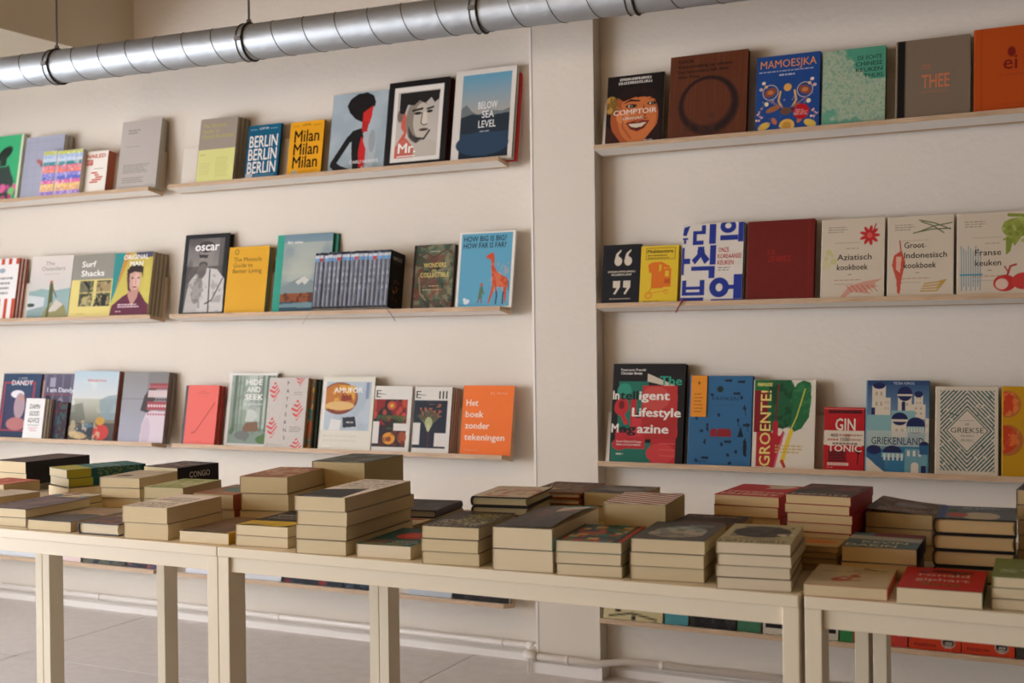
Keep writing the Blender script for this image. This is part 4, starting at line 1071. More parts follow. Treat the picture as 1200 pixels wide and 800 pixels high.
def cook(l1, l2, l3, deco):
    def a(A):
        A.bars(.09, .10, .40, 3, .03, '5A4E40', .009, 3)
        A.rect(.20, .30, .62, .304, '7A6A58').rect(.2, .82, .5, .824, '7A6A58').bars(.38, .37, .6, 1, .02, 'A0907C', .012)
        deco(A)
        for i, q in enumerate([x for x in (l1, l2, l3) if x]):
            A.text(q, .24, .52 + (i - (1 if l3 else 0)) * .125, .105, '2A211A', W=min(.66, .062 * len(q)), bold=.008)
        A.bars(.2, .765, .72, 1, .03, 'A87A5A', .012, 5).rect(.42, .70, .48, .706, '3A2E24')
    return a
def d1(A):
    for k in range(9):
        t_ = 2 * PI * k / 9; A.ell(.76 + .09 * math.cos(t_), .22 + .07 * math.sin(t_), .075, .022, 'B8282A', math.degrees(t_))
    A.ell(.76, .22, .045, .035, 'D05A4A').line([(.8, .2), (.86, .08)], .02, 'A02826')
    A.poly([(.28, 1), (.45, .84), (.7, .79), (.98, .76), (.85, .82), (.9, .86), (.72, .90), (.8, .95), (.5, .92), (.34, 1)], 'C4604A', .55)
    for k in range(6): A.line([(.4 + k * .08, .84), (.5 + k * .08, .92)], .01, 'B03A2E')
    A.blobs(6, (.04, .36, .26, .7), .03, .07, ['C2BC82', 'C8C090'], 4)
def d2(A):
    for k, q in enumerate(((.47, .05, .95, .18), (.5, .07, .85, .22), (.45, .20, .97, .10), (.38, .21, .95, .17))): A.line([(q[0], q[1]), ((q[0] + q[2]) / 2, (q[1] + q[3]) / 2 - .02), (q[2], q[3])], .018, '55603A')
    A.line([(.17, .30), (.19, .44)], .02, 'B0402E').poly([(.08, .48), (.2, .42), (.26, .56), (.2, .80), (.18, .96), (.14, .95), (.12, .78), (.05, .6)], 'C0503E').poly([(.12, .5), (.2, .5), (.18, .7), (.12, .66)], 'D8A890')
    for k in range(4): A.line([(.5 + k * .02, .93 - k * .03), (.75, .93 - k * .035), (.88, .80)], .022, 'B89448')
def d3(A):
    A.ell(.82, .20, .20, .12, '8A9440').line([(.72, .04), (1, .06)], .05, '7E8A34').poly([(.62, .2), (.7, .12), (.9, .3), (.8, .42), (.74, .34)], '8A9440').blobs(30, (.64, .08, .98, .36), .02, .035, ['A8AC5E', '7A8630', '949C46'], 6).poly([(.68, .3), (.78, .34), (.74, .48), (.68, .52)], '7E8A34')
    for k in range(9): A.line([(.04 + k * .035, .40 + (k % 3) * .03), (.05 + k * .033, .94 - (k % 2) * .05)], .012, '4E8A9C')
    A.rect(.02, .74, .35, .76, '4E8A9C').ell(.66, .86, .16, .10, 'B8322E').ell(.62, .87, .09, .065, 'D8B8A4').ell(.92, .84, .16, .10, 'C03A34').line([(.7, .76), (.74, .66), (.82, .64)], .03, 'A83230').line([(.72, .74), (.66, .66)], .02, 'A83230')
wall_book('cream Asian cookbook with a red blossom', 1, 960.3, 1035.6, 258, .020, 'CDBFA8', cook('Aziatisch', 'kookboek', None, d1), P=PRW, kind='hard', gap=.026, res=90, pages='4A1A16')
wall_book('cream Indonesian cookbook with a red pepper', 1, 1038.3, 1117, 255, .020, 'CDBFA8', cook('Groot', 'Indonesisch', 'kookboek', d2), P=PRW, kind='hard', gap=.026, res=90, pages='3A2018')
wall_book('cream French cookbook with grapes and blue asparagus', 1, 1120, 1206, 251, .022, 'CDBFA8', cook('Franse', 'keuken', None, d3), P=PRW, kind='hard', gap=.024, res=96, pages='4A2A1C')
# ---- right bay, third ledge
def a(A):
    g_ = '1F6A58'
    A.poly([(.08, .18), (.5, .18), (.5, .5), (.1, .52)], g_).ell(.16, .28, .1, .08, '2E8A70').rect(0, .80, .62, 1, g_).rect(.08, .5, .3, .66, g_)
    A.poly([(.48, .10), (.90, .23), (.82, .24), (.48, .18)], 'C8B8A4').poly([(.42, .22), (.90, .22), (.92, .72), (.90, .76), (.40, .76)], 'B4302A').ell(.6, .35, .2, .12, 'C85A4E', al=.5).poly([(.42, .52), (.9, .5), (.9, .76), (.4, .76)], 'A02420', .7)
    A.ell(.13, .44, .10, .09, 'B8282A', 20).ell(.13, .42, .04, .045, '6A1216').line([(.13, .5), (.2, .6)], .06, 'B8282A').rect(.26, .36, .34, .7, 'B0242A').rect(.06, .68, .48, .86, 'B4262C').ell(.12, .82, .1, .06, 'B4262C').rect(.28, .55, .42, .74, 'C03238').rect(.56, .76, .9, 1, 'B4262C').ell(.7, .9, .2, .1, 'C43A3A')
    for k in range(3): A.rect(.68, .80 + k * .06, .9, .805 + k * .06, 'C86A64')
    A.text('Francesco Franchi', .10, .075, .036, 'D8D2C8', W=.35, bold=.015).text('Christian Bevan', .10, .11, .036, 'E8E4DC', W=.30, bold=.02)
    A.text('The', .65, .215, .125, '2E9A7C', W=.31, bold=.025).text('In', .0, .365, .125, 'E4DCD0', W=.09, bold=.03).text('tell', .10, .365, .125, '16201C', W=.26, bold=.03).text('igent', .37, .365, .125, 'E4DCD0', W=.43, bold=.03)
    A.text('Lifestyle', .28, .535, .125, 'E4DCD0', W=.68, bold=.03).text('M', .0, .70, .125, 'E4DCD0', W=.10, bold=.03).text('ag', .11, .70, .125, '16201C', W=.24, bold=.03).text('azine', .36, .70, .125, 'E4DCD0', W=.44, bold=.03)
    A.text('Smart Editorial Design,', .08, .80, .03, 'D8D0C4', W=.36, bold=.015).text('Ideas and Journalism', .08, .83, .03, 'D8D0C4', W=.34, bold=.015).bars(.08, .91, .18, 1, .03, 'D8D0C4', .014)
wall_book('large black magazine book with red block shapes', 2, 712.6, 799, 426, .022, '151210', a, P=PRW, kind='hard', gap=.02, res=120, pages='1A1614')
def a(A):
    rg = random.Random(5)
    for k in range(34):
        u_, v_ = rg.uniform(.08, .94), rg.uniform(.05, .97)
        if .3 < v_ < .34 or (.3 < u_ < .66 and .55 < v_ < .7): continue
        q = rg.random()
        if q < .3: A.ell(u_, v_, .03, .016, '16283A', rg.uniform(0, 90))
        elif q < .6: A.line([(u_, v_), (u_ + .015, v_ + .07)], .012, '16283A').ell(u_, v_, .02, .02, '16283A')
        elif q < .8: A.ell(u_, v_, .05, .014, '16283A').ell(u_ + .05, v_, .02, .018, '16283A')
        else: A.poly([(u_ - .02, v_), (u_ + .02, v_ - .05), (u_ + .03, v_ + .03)], '16283A')
    A.ell(.48, .15, .05, .035, '1E2A26').poly([(.78, .68), (.83, .56), (.88, .68)], '101C26').rect(.88, .72, .93, .86, '101C26').ell(.905, .79, .03, .08, '101C26')
    A.text('FAVIKEN', .36, .275, .06, '1A3450', W=.42).rect(.38, .33, .72, .333, '24466A')
    A.rect(.34, .615, .68, .68, '8A1E24').ell(.40, .625, .06, .035, '8A1E24').rect(.46, .59, .66, .62, '8A1E24').rect(.44, .6, .45, .68, '2A4A6C')
    A.text('Magnus', .1, .965, .04, '1A3450', W=.2)
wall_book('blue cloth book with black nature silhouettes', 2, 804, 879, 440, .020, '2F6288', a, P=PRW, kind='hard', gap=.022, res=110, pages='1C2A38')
tg = thing('paper_band', 'narrow orange paper tag over the corner of the blue silhouette book', 'paper tag')
q0 = Vector((0, PRW, ZROW[2])) + E2 * (INNER - .001 - .020 - .022 - .0022)
Xt = solve(lambda X: project((X, q0.y, q0.z + .16))[0], 806, -6, 3); Xt2 = solve(lambda X: project((X, q0.y, q0.z + .16))[0], 824.5, -6, 3)
h0 = solve(lambda q: project(Vector((Xt, q0.y, q0.z)) + E3 * q)[1], 488, .02, .5, inc=False); h1_ = solve(lambda q: project(Vector((Xt, q0.y, q0.z)) + E3 * q)[1], 440, .02, .5, inc=False)
tg.matrix_world = frame(Xt, q0.y, q0.z, Vector((1, 0, 0)), E3, -E2)
TA = Art(Xt2 - Xt, h1_ - h0, 'DE8A22', 30)
TA.ell(.5, .18, .07, .04, '7A4A10')
for k in range(6): TA.bars(.2, .44 + k * .085, .8, 1, .03, '5A3A10', .022, k)
sh = MB().box((0, h0, 0), (Xt2 - Xt, h1_, .0008)).build('paper_sheet', mat('orange_paper', 'DE8A22', .6), tg)
link('printed_face', art_mesh('printed_face', TA, .001, y0=h0), tg)
def a(A):
    A.rect(0, 0, .30, .6, '7A1418').rect(0, 0, .3, .12, '1E6A34')
    A.poly([(.24, 0), (.60, 0), (.68, .10), (.66, .35), (.58, .52), (.48, .56), (.40, .54), (.26, .60), (.22, .3)], '1E5A34').poly([(.60, .16), (.70, .04), (.80, 0), (.92, .03), (.93, .2), (.90, .42), (.78, .55), (.62, .60), (.58, .50), (.64, .30)], '23653A')
    A.noise(9, '123E24', .52, .6, 5, (.25, .02, .62, .55), .8).noise(9, '3A8048', .56, .64, 8, (.6, .02, .93, .55), .6)
    A.line([(.40, .05), (.37, .35), (.36, .6)], .03, '6A2A2A').line([(.83, .10), (.70, .42), (.60, .58)], .016, 'D8C44A')
    A.line([(.36, .5), (.36, .62), (.32, .98)], .09, 'B01E2A').poly([(.3, .6), (.44, .64), (.5, .56), (.48, .7), (.36, .98), (.26, .98)], 'A81C28').line([(.50, .60), (.42, .8), (.36, .98)], .03, 'C8506A').line([(.62, .58), (.56, .72), (.48, .93)], .07, 'D8B634').line([(.48, .92), (.52, .98)], .05, 'B02A2A')
    A.rect(.02, 0, .30, .98, 'D8C25A', .0)
    A.rect(.05, .6, .30, .99, 'A8242A')
    A.text('GROENTE!', .28, .985, .175, 'DDCB74', W=1.24, bold=.012, rot=90).marks(.05, .07, .30, .035, 'DDCB74', 5, 9)
    A.bars(.36, .74, .84, 3, .035, 'B89A50', .018, 4)
wall_book('white vegetable cookbook with green chard leaves', 2, 879.3, 953.7, 445, .018, 'D6CCB8', a, P=PRW, kind='hard', gap=.022, res=116, pages='8A7E6C')
def a(A):
    A.rect(.0, .37, 1, .60, 'D6C8B2').rect(.1, .04, .94, .10, '6A1414').bars(.12, .06, .95, 1, .03, '2A0E0E', .03).rect(0, .02, 1, .028, 'D8887A')
    A.text('GIN', .28, .365, .27, 'DDD0BC', W=.50, bold=.02).text('400', .16, .47, .075, '5A2A24', W=.20, bold=.02).text('GINS', .52, .47, .07, '9A2A22', W=.14, bold=.02).bars(.38, .43, .98, 1, .03, '8A2A22', .022).text('1500', .42, .535, .075, '3A2A26', W=.22, bold=.02).bars(.1, .50, .4, 1, .03, 'A03228', .03, 3).bars(.65, .50, .95, 1, .03, 'A03228', .025, 4).bars(.22, .56, .95, 1, .03, '5A2A26', .03, 5)
    A.text('TONIC', .10, .70, .15, 'DDD0BC', W=.84, bold=.015).rect(.08, .60, .95, .615, 'B0161C').rect(.12, .68, .56, .86, '7A1216').bars(.12, .70, .58, 4, .045, '3A0C0E', .028, 8).ell(.86, .70, .05, .04, '2A0C0C').line([(.86, .74), (.84, .9)], .03, '3A0C0C').rect(.1, .88, .62, .92, 'D8C8B4').bars(.12, .892, .6, 1, .03, '9A2A22', .016)
    A.bars(.08, .95, .25, 1, .03, 'D8A89A', .008)
wall_book('small red gin guide with a cream band', 2, 964.5, 1012, 476.8, .016, 'B0161C', a, P=PRW, gap=.024, res=90, pages='6A1414')
def a(A):
    A.vgrad(0, .5, '2A4A6E', '6E8AA0').vgrad(.5, 1, '6A92A0', '2E6280').rect(0, .0, 1, .05, '2A466A')
    cr_, d_, te = 'CFC2AC', '1E2450', '7FA6A4'
    def tower(x0, v0, x1, v1, c__=cr_):
        A.rect(x0, v0, x1, v1, c__)
        for i in range(2):
            for j in range(2): A.rect(x0 + (x1 - x0) * (.25 + .35 * i), v0 + (v1 - v0) * (.2 + .35 * j), x0 + (x1 - x0) * (.40 + .35 * i), v0 + (v1 - v0) * (.34 + .35 * j), 'A89A84')
    A.rect(0, .38, .4, .75, te)
    tower(.08, .06, .30, .38); tower(.26, .19, .38, .38); tower(.50, .15, .72, .33); tower(.76, .15, .90, .30); tower(.72, .26, .94, .42); A.ell(.19, .06, .1, .035, d_).ell(.61, .145, .12, .08, d_).rect(.49, .15, .73, .17, cr_).ell(.83, .15, .07, .035, d_).rect(.07, .3, .13, .38, d_)
    A.rect(.56, .25, .62, .33, d_).ell(.59, .25, .03, .022, d_).rect(.40, .33, .78, .5, te); tower(.40, .42, .66, .62); A.ell(.53, .42, .13, .07, d_).rect(.40, .425, .66, .45, cr_).rect(.66, .47, .92, .57, te).ell(.79, .49, .15, .09, d_).rect(.65, .5, .93, .56, te)
    for k in range(6): A.rect(.67 + k * .045, .51, .69 + k * .045, .56, cr_)
    tower(.94, .41, 1.0, .7); A.rect(.0, .55, 1, .72, 'B9BCAE', .55).rect(.35, .72, 1, 1, '2E6A88').rect(.62, .74, .98, 1, te, .6).rect(.0, .76, .3, 1, '2A5878').ell(.12, .76, .12, .05, d_).ell(.42, .78, .15, .07, d_).rect(.25, .79, .6, .84, te)
    for k in range(5): A.rect(.28 + k * .07, .80, .31 + k * .07, .87, 'CFC8B8')
    for k in range(3): A.rect(.66 + k * .09, .76, .70 + k * .09, .82, 'CFC8B8')
    A.poly([(0, .84), (.08, .88), (.14, .92), (.22, .96), (.3, 1), (0, 1)], cr_).ell(.93, .70, .08, .04, d_).rect(.85, .7, 1, .8, '2A5878').rect(.88, .92, .96, 1, d_).ell(.78, .92, .06, .035, cr_).rect(.72, .92, .84, 1, cr_)
    A.text('TESSA KIROS', .42, .045, .04, 'C8CCD0', W=.34).text('GRIEKENLAND', .08, .70, .115, '2A2A3A', W=.84).text('HET KOOKBOEK', .14, .755, .05, '2A2A3A', W=.40, bold=.01)
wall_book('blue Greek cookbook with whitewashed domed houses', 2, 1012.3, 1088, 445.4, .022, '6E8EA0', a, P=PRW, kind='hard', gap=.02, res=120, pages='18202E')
def a(A):
    A.noise(50, 'BFB29C', .4, .7, 4, al=.3)
    x = A.u - .5; y = (A.v - .5) * A.k
    dm = abs(x) * 1.0 + abs(y) * .92
    st = (np.floor(dm / .034) % 2)
    rg = np.random.default_rng(4)
    m = st * (abs(x) < .44) * (abs(A.v - .5) < .455)
    A.put(m, '2A5A58', .95)
    for k in range(46):   # cross-overs turn the rings into a maze
        s_ = rg.integers(0, 4); rr = .40 + .068 * rg.integers(0, 8) / 1; t_ = rg.uniform(.1, .9)
        sx = 1 if s_ % 2 else -1; sy = 1 if s_ < 2 else -1
        px_ = .5 + sx * rr * t_; py_ = .5 + sy * rr * (1 - t_) / .92 / A.k
        if not (.08 < px_ < .92 and .06 < py_ < .94): continue
        if k % 2: A.line([(px_, py_), (px_ + sx * .030, py_ + sy * .032 / A.k)], .017, '2A5A58')
        else: A.line([(px_, py_), (px_ + sx * .045, py_ + sy * .047 / A.k)], .024, 'CBBFA9')
    q = .335
    A.poly([(.5, .5 - q / A.k / .92), (.5 + q, .5), (.5, .5 + q / A.k / .92), (.5 - q, .5)], 'CBBFA9')
    for s1, s2 in (((.5, .5 - q / A.k / .92), (.5 + q, .5)), ((.5 + q, .5), (.5, .5 + q / A.k / .92)), ((.5, .5 + q / A.k / .92), (.5 - q, .5)), ((.5 - q, .5), (.5, .5 - q / A.k / .92))): A.line([s1, s2], .016, '2A5A58')
    A.text('DE', .5, .44, .035, '2E4A4A', al='C').text('GRIEKSE', .5, .525, .085, '2A3E3C', W=.54, al='C').text('KEUKEN', .5, .57, .03, '2E4A4A', W=.2, al='C').rect(.36, .385, .62, .389, '5A6A60').rect(.38, .62, .62, .624, '5A6A60').bars(.4, .6, .6, 1, .02, '5A6A60', .01)
wall_book('cream Greek cookbook with a dark green maze border', 2, 1094.5, 1169.5, 452.7, .024, 'CBBFA9', a, P=PRW, kind='hard', gap=.018, res=150, pages='6AA89A')
def a(A):
    for cv, r_ in ((.20, .17), (.60, .20)):
        A.ell(.06, cv, r_ + .02, (r_ + .02) * .78, 'A8602A').ell(.0, cv - .01, r_, r_ * .76, 'B83A1A').noise(12, 'E07A3A', .5, .6, 5, (0, cv - .13, .22, cv + .13), .6)
    A.rect(.30, .34, .6, .78, 'C8B8B0').rect(.32, .42, .6, .43, '4A2A6A').bars(.34, .46, .58, 3, .07, '4A2A6A', .03)
wall_book('golden yellow cookbook with sliced blood oranges at the right edge', 2, 1172.8, 1262, 452.5, .022, 'B8880E', a, P=PRW, kind='hard', gap=.02, res=90, pages='3AA09A')
# ---- lowest ledges (only their feet show under the tables)
def low(specs, P):
    for i, (x0, x1, yt, col, art, lab) in enumerate(specs):
        wall_book(lab, 3, x0, x1, yt, .018, col, art, P=P, gap=.02, pages='B8AE9C', res=40)
def strip(c1, c2, v=.86):
    def f(A): A.rect(.1, .1, .9, v, c1).rect(0, .94, 1, .965, c2)
    return f
def noisy(c1, c2, sd):
    def f(A): A.noise(6, c1, .5, .58, sd).noise(7, c2, .55, .62, sd + 3)
    return f
low([(-20, 44, 600, 'D8DCE0', strip('A8B8C8', 'D8DCE0'), 'white book at the far left of the lowest ledge'),
     (47, 94, 600, 'E0C8C4', strip('D8B0A8', 'E0C8C4'), 'pale pink book on the lowest ledge behind the table leg'),
     (97, 146, 600, '2E3440', noisy('5A5A4A', '20242C', 3), 'charcoal book on the lowest ledge under the left table'),
     (148, 192, 600, '2A2430', noisy('8A4A4A', '3A4A6A', 8), 'dark book with reddish specks at the end of the left lowest ledge'),
     (218, 272, 615, 'D8D8E0', strip('B0B8D0', 'D8D8E0'), 'pale lilac-white book behind the front table legs'),
     (284, 329, 615, 'D4D6DA', strip('C0C4CC', 'D4D6DA'), 'white book on the lowest ledge right of the front table legs'),
     (332, 402, 615, '23262E', noisy('8A2A2A', '2A3A4A', 5), 'long dark book with red specks on the lowest ledge'),
     (404, 444, 615, '2A323E', noisy('3A4A5A', '1A1E26', 6), 'slate-dark book left of the back table legs'),
     (477, 529, 620, 'B8C0C8', strip('9AA8B8', 'B8C0C8'), 'grey-white book on the lowest ledge right of the back table legs'),
     (531, 596, 620, '221C1A', noisy('3A2E28', '14100E', 7), 'black book at the end of the lowest ledge left of the pillar')], PLW)
def gant(A): A.rect(.2, .5, .3, .9, '1E1C16').line([(.1, .96), (.5, .9), (.9, .97)], .03, '1E1C16').rect(.48, .93, .55, 1, '1E1C16')
def phd(A):
    A.text('PHAIDON', .10, .965, .05, '5A1A10', W=.42, bold=.01).ell(.76, .90, .13, .065, 'C8B8A8').ell(.76, .90, .115, .055, '14120F').bars(.70, .90, .84, 2, .03, 'D8D0C0', .016)
def blk(A): A.rect(.06, .85, .94, .925, '17150F')
def grn(A): A.rect(0, 0, .3, 1, '2E7A3E').rect(.3, 0, 1, 1, 'B0302A').ell(.95, .9, .06, .03, 'E0D8C8')
low([(707, 776, 640, 'C6B88A', gant, 'cream book with a black ink figure on the lowest right ledge'),
     (779, 806, 640, '3E8A92', None, 'narrow teal book on the lowest right ledge'),
     (809, 862, 640, '1E1B1A', noisy('3A3230', '100E0C', 4), 'black book on the lowest right ledge between teal and green'),
     (864, 891, 645, '2F6A48', None, 'narrow green book on the lowest right ledge'),
     (894, 938, 645, 'C4BCA8', blk, 'cream book with a black bar left of the right table legs'),
     (941, 982, 645, 'C4BCA8', blk, 'cream book with a black bar between the two tables'),
     (984, 1038, 650, '2E7A3E', grn, 'green and red book behind the right table legs'),
     (1041, 1063, 655, 'B8301C', None, 'narrow red book right of the back table legs'),
     (1065, 1126, 655, 'C23A18', phd, 'orange-red book with a round black badge, left of two'),
     (1127, 1189, 655, 'C23A18', phd, 'orange-red book with a round black badge, right of two'),
     (1191, 1250, 660, '3A322A', None, 'dark brown book at the right picture edge, lowest ledge')], PRW)
# ================================================================== tables
ZT = 0.70; YT0 = 1.936; TD = 0.652
tabm = mat('cream_white_lacquer', 'DED2B8', 0.42, noise=(3, 0.02, (1, 1, 1)), spec=0.4)
def table(x0, x1, lab, extra=()):
    r = thing('display_table', lab, 'table', 'cream display tables standing end to end'); r.location = (x0, YT0, 0)
    w = x1 - x0; lw, ld = 0.027, 0.052
    MB().box((0, 0, ZT - .020), (w, TD, ZT)).build('tabletop', tabm, r, bevel=.0015)
    for nm, a_, b_ in (('apron', (lw, .008, ZT - .051), (w - lw, .026, ZT - .020)), ('apron', (lw, TD - .026, ZT - .051), (w - lw, TD - .008, ZT - .020)), ('apron', (.004, ld, ZT - .051), (.022, TD - ld, ZT - .020)), ('apron', (w - .022, ld, ZT - .051), (w - .004, TD - ld, ZT - .020))):
        MB().box(a_, b_).build(nm, tabm, r, bevel=.001)
    for lx in (.0, w - lw):
        for ly in (.002, TD - ld - .002):
            MB().box((lx, ly, 0), (lx + lw, ly + ld, ZT - .0202)).build('leg', tabm, r, bevel=.0012)
    for ex in extra:
        MB().box((ex - x0, TD - ld - .002, 0), (ex - x0 + lw, TD - .002, ZT - .0202)).build('leg', tabm, r, bevel=.0012)
XAB = on_y(254.8, 700, YT0).x; XBC = on_y(939, 730, YT0).x
XZA = on_y(59 + 8, 700, YT0 + TD).x
table(XBC + .005, XBC + 1.20, 'cream-white table at right carrying the red paperback')
table(XAB + .001, XBC - .004, 'cream-white table in the middle, its two front legs in view')
table(XZA + .001, XAB - .0005, 'cream-white table at left, joined to the middle table', extra=(on_y(200, 700, YT0 + TD).x,))
table(XZA - 1.18, XZA - .001, 'cream-white table beyond the left picture edge')

GT = 'paperbacks stacked on the tables'
PEDGE = ['E2D2B0', 'DECEAA', 'D9C8A2', 'E2D4B6', 'D8C69E']
SN = [0]
def stack(desc, A0, zt, w, L, rot, n, col, art=None, kind='soft', side='L', z0=None, res=70, pages=None, lift=None, gloss=False, jit=.003, far_title=False, spine_art=None, cov2=None, **kw):
    """A0: front-left top corner (x, y); books lie flat, near edge towards the viewer"""
    SN[0] += 1
    rg = random.Random(SN[0] * 13)
    zb_ = z0 if z0 is not None else ZT
    t = (zt - zb_) / n
    pg = pages or PEDGE[SN[0] % len(PEDGE)]
    for k in range(n):           # k=0 topmost
        j = 0 if k == 0 else 1
        a_ = math.radians(rot + j * rg.uniform(-1.2, 1.2))
        ex = Vector((math.cos(a_), math.sin(a_), 0)); ey = Vector((-math.sin(a_), math.cos(a_), 0))
        o = Vector((A0[0] + j * rg.uniform(-jit, jit), A0[1] + j * rg.uniform(-jit * .5, jit * .8), zt - (k + 1) * t + .0003))
        Mx = frame(o.x, o.y, o.z, ex, ey, Vector((0, 0, 1)))
        if n == 1: lab = desc
        elif k == 0: lab = desc + ', topmost of its stack of ' + NUM[n]
        elif k == n - 1: lab = 'bottom ' + ('hardback' if kind == 'hard' else 'book') + ' in the stack under the ' + desc
        else: lab = ORD[k] + ' from top in the stack under the ' + desc
        c_ = col if (k == 0 and art) or side == 'R' or kind == 'hard' else (cov2 or '8E7E5E')
        book(lab, Mx, w, L, t - .0006, c_, pg, kind, side, art if k == 0 else None, gloss, res, GT, lift if k == 0 else None, spine_art=spine_art, **kw)

def by_px(desc, bl, tl, tr, far, n, col, art=None, P=None, anc='L', rot=None, L=.19, w=None, z0=None, zt=None, **kw):
    if P is None: P = on_z(bl[0], bl[1], z0 if z0 is not None else ZT).y
    A0 = on_y(tl[0], tl[1], P)
    if zt is None and anc == 'L': zt = A0.z
    if anc == 'R':
        B0 = on_y(tr[0], tr[1], P)
        if zt is None: zt = B0.z
        a_ = math.radians(rot)
        A0 = Vector((B0.x - w * math.cos(a_), B0.y - w * math.sin(a_), zt))
    B0 = on_z(tr[0], tr[1], zt)
    d = Vector((B0.x - A0.x, B0.y - A0.y))
    rf = math.degrees(math.atan2(d.y, d.x))
    rs = rf
    if far:
        F = on_z(far[0], far[1], zt); e = Vector((F.x - B0.x, F.y - B0.y)); rs = math.degrees(math.atan2(-e.x, e.y)); L = e.length if not kw.pop('keepL', False) else L
    r_ = rot if rot is not None else (rf + rs) / 2 if far else min(rf, 5)
    stack(desc, (A0.x, max(A0.y, YT0 + .001) if P < 2.05 else A0.y), zt, w or d.length, L, r_, n, col, art, z0=z0, **kw)

def words(lines, c_, v0=.78, size=.09, W=.8, bold=.012, dv=.1):
    def f(A):
        for i, q in enumerate(lines): A.text(q, .5, v0 + i * dv, size, c_, W=W, al='C', bold=bold)
    return f
# ---- front row, left to right
def t1(A): A.vgrad(0, 1, '6A5E66', '7C6C70').noise(4, '54484E', .5, .62, 3, al=.6).ell(.55, .4, .2, .25, '8A7470', al=.6)
by_px('mauve-grey paperback at the far left front', (-35, 612.5), (-35, 590.5), (30, 596.7), None, 2, '7A6A70', t1, rot=2, w=.135, L=.20, anc='R')
def t2(A): A.vgrad(0, 1, 'A09080', '8A8078').poly([(.0, .55), (.5, .35), (1, .5), (1, 1), (0, 1)], '5E5C5E').poly([(.2, .2), (.9, .1), (.8, .4), (.3, .45)], 'A88A68').line([(0, .6), (.6, .4), (1, .42)], .03, 'C8B8A0')
by_px('thin paperback with a brown and grey photo cover', (31, 620), (31.7, 608.3), (82.5, 611.7), None, 1, '7E746A', t2, L=.20)
def t3(A): A.vgrad(0, 1, '6A5A50', '4E444A').noise(4, '8A5A4A', .5, .6, 3, al=.7).line([(.1, .5), (.9, .35)], .03, 'C8B0A0').bars(.15, .25, .85, 4, .08, 'B89A8A', .03, 4)
by_px('thin dark hardback with rounded cream pages', (90, 625), (91, 611), (150, 615), None, 1, '2E2420', t3, kind='hard', L=.20, rot=2, w=.115)
def t4(A):
    A.rect(0, 0, 1, 1, 'F2EBDF')
    A.marks(.06, .74, .84, .10, '1E1C1C', 3, 9).marks(.06, .86, .88, .09, '1E1C1C', 5, 10).marks(.06, .98, .94, .09, '1E1C1C', 8, 11)
    A.marks(.1, .48, .6, .09, 'B86A5A', 4, 6).bars(.1, .25, .9, 3, .09, '4A4848', .04, 4).bars(.5, .5, .95, 2, .06, '4A5A6A', .03, 6)
by_px('cream paperback with large black lettering', (143.3, 630.3), (143.3, 592.5), (203.3, 593), (279, 580), 2, 'D2C8B4', t4, rot=5)
def t5(A): A.vgrad(0, 1, '8A7460', '7A6450').noise(4, '5E4C3C', .5, .6, 3, al=.6).rect(.94, 0, 1, 1, 'C8A62A')
by_px('thin brown paperback with a yellow spine', (210, 634.7), (210, 621.3), (268, 625), None, 1, 'C8A62A', t5, side='R', L=.20, rot=3, lift=lambda u, v: .003 * max(0, v - .8) / .2 * math.sin(PI * u))
def t6(A): A.rect(0, 0, 1, .66, '2A2624').rect(0, .62, 1, 1, 'C8A81E').marks(.1, .36, .9, .09, 'C8C0B4', 3, 9).bars(.1, .42, .8, 2, .08, 'A8A094', .03).poly([(0, .62), (.4, .55), (1, .6), (1, .66), (0, .7)], '2A2624')
by_px('yellow and black paperback', (276, 639), (276, 614), (336, 618), None, 2, 'C9968A', t6, L=.20, rot=3, lift=lambda u, v: .003 * max(0, v - .8) / .2 * math.sin(PI * u * 1.4) ** 2)
def t7(A):
    A.rect(0, 0, 1, 1, 'F4EEE4').poly([(0, .62), (.80, .50), (.92, 1), (0, 1)], '2E2C2A')
    for i in range(5): A.marks(.05, .11 + i * .095, .95, .065, '1E1A18', i + 2, 10)
    A.bars(.08, .93, .7, 2, .03, '8A8680', .015)
by_px('black and white lettered paperback', (346.3, 647.8), (345.4, 580.7), (407, 582.5), (466.7, 562), 4, 'D8CDBA', t7, L=.22, rot=5)
def t8(A): A.vgrad(0, 1, '14484C', '1C5A58').ell(.62, .42, .34, .2, 'B83A2A').ell(.6, .42, .2, .1, 'D0543A').bars(.05, .72, .5, 3, .08, 'B84A34', .035, 4).bars(.5, .72, .98, 3, .08, 'C8C4B0', .03, 5).bars(.05, .88, .95, 2, .06, 'B0A060', .03, 6)
by_px('low teal paperback with a red oval', (418, 652.4), (417.6, 636.7), (481, 640.4), None, 1, 'C2B288', t8, L=.20, rot=5)
def t9(A): A.vgrad(0, 1, '3E3733', '4A403A').noise(26, 'A09A50', .55, .6, 5, (.3, .1, 1, .75), .95).noise(30, 'B8B89A', .57, .61, 9, (.1, .55, .9, .95), .9).noise(20, '8A8230', .55, .62, 12, (.4, .1, .9, .5), .8)
by_px('dark brown paperback with a speckled yellow-green print', (493.4, 660.4), (493.4, 615.4), (562.7, 617.6), (617, 600.7), 3, '3A332F', t9, rot=6)
def t10(A): A.vgrad(0, 1, '6A6058', '4A4440').poly([(.4, 0), (1, 0), (1, .22), (.5, .3)], '3E7A78').poly([(.45, .12), (.95, .1), (.9, .24), (.5, .35)], 'C8B49A').noise(5, 'A8705A', .54, .62, 5, (.2, .2, 1, .5), .7).noise(6, '38322E', .5, .62, 9, (0, .4, 1, 1), .6)
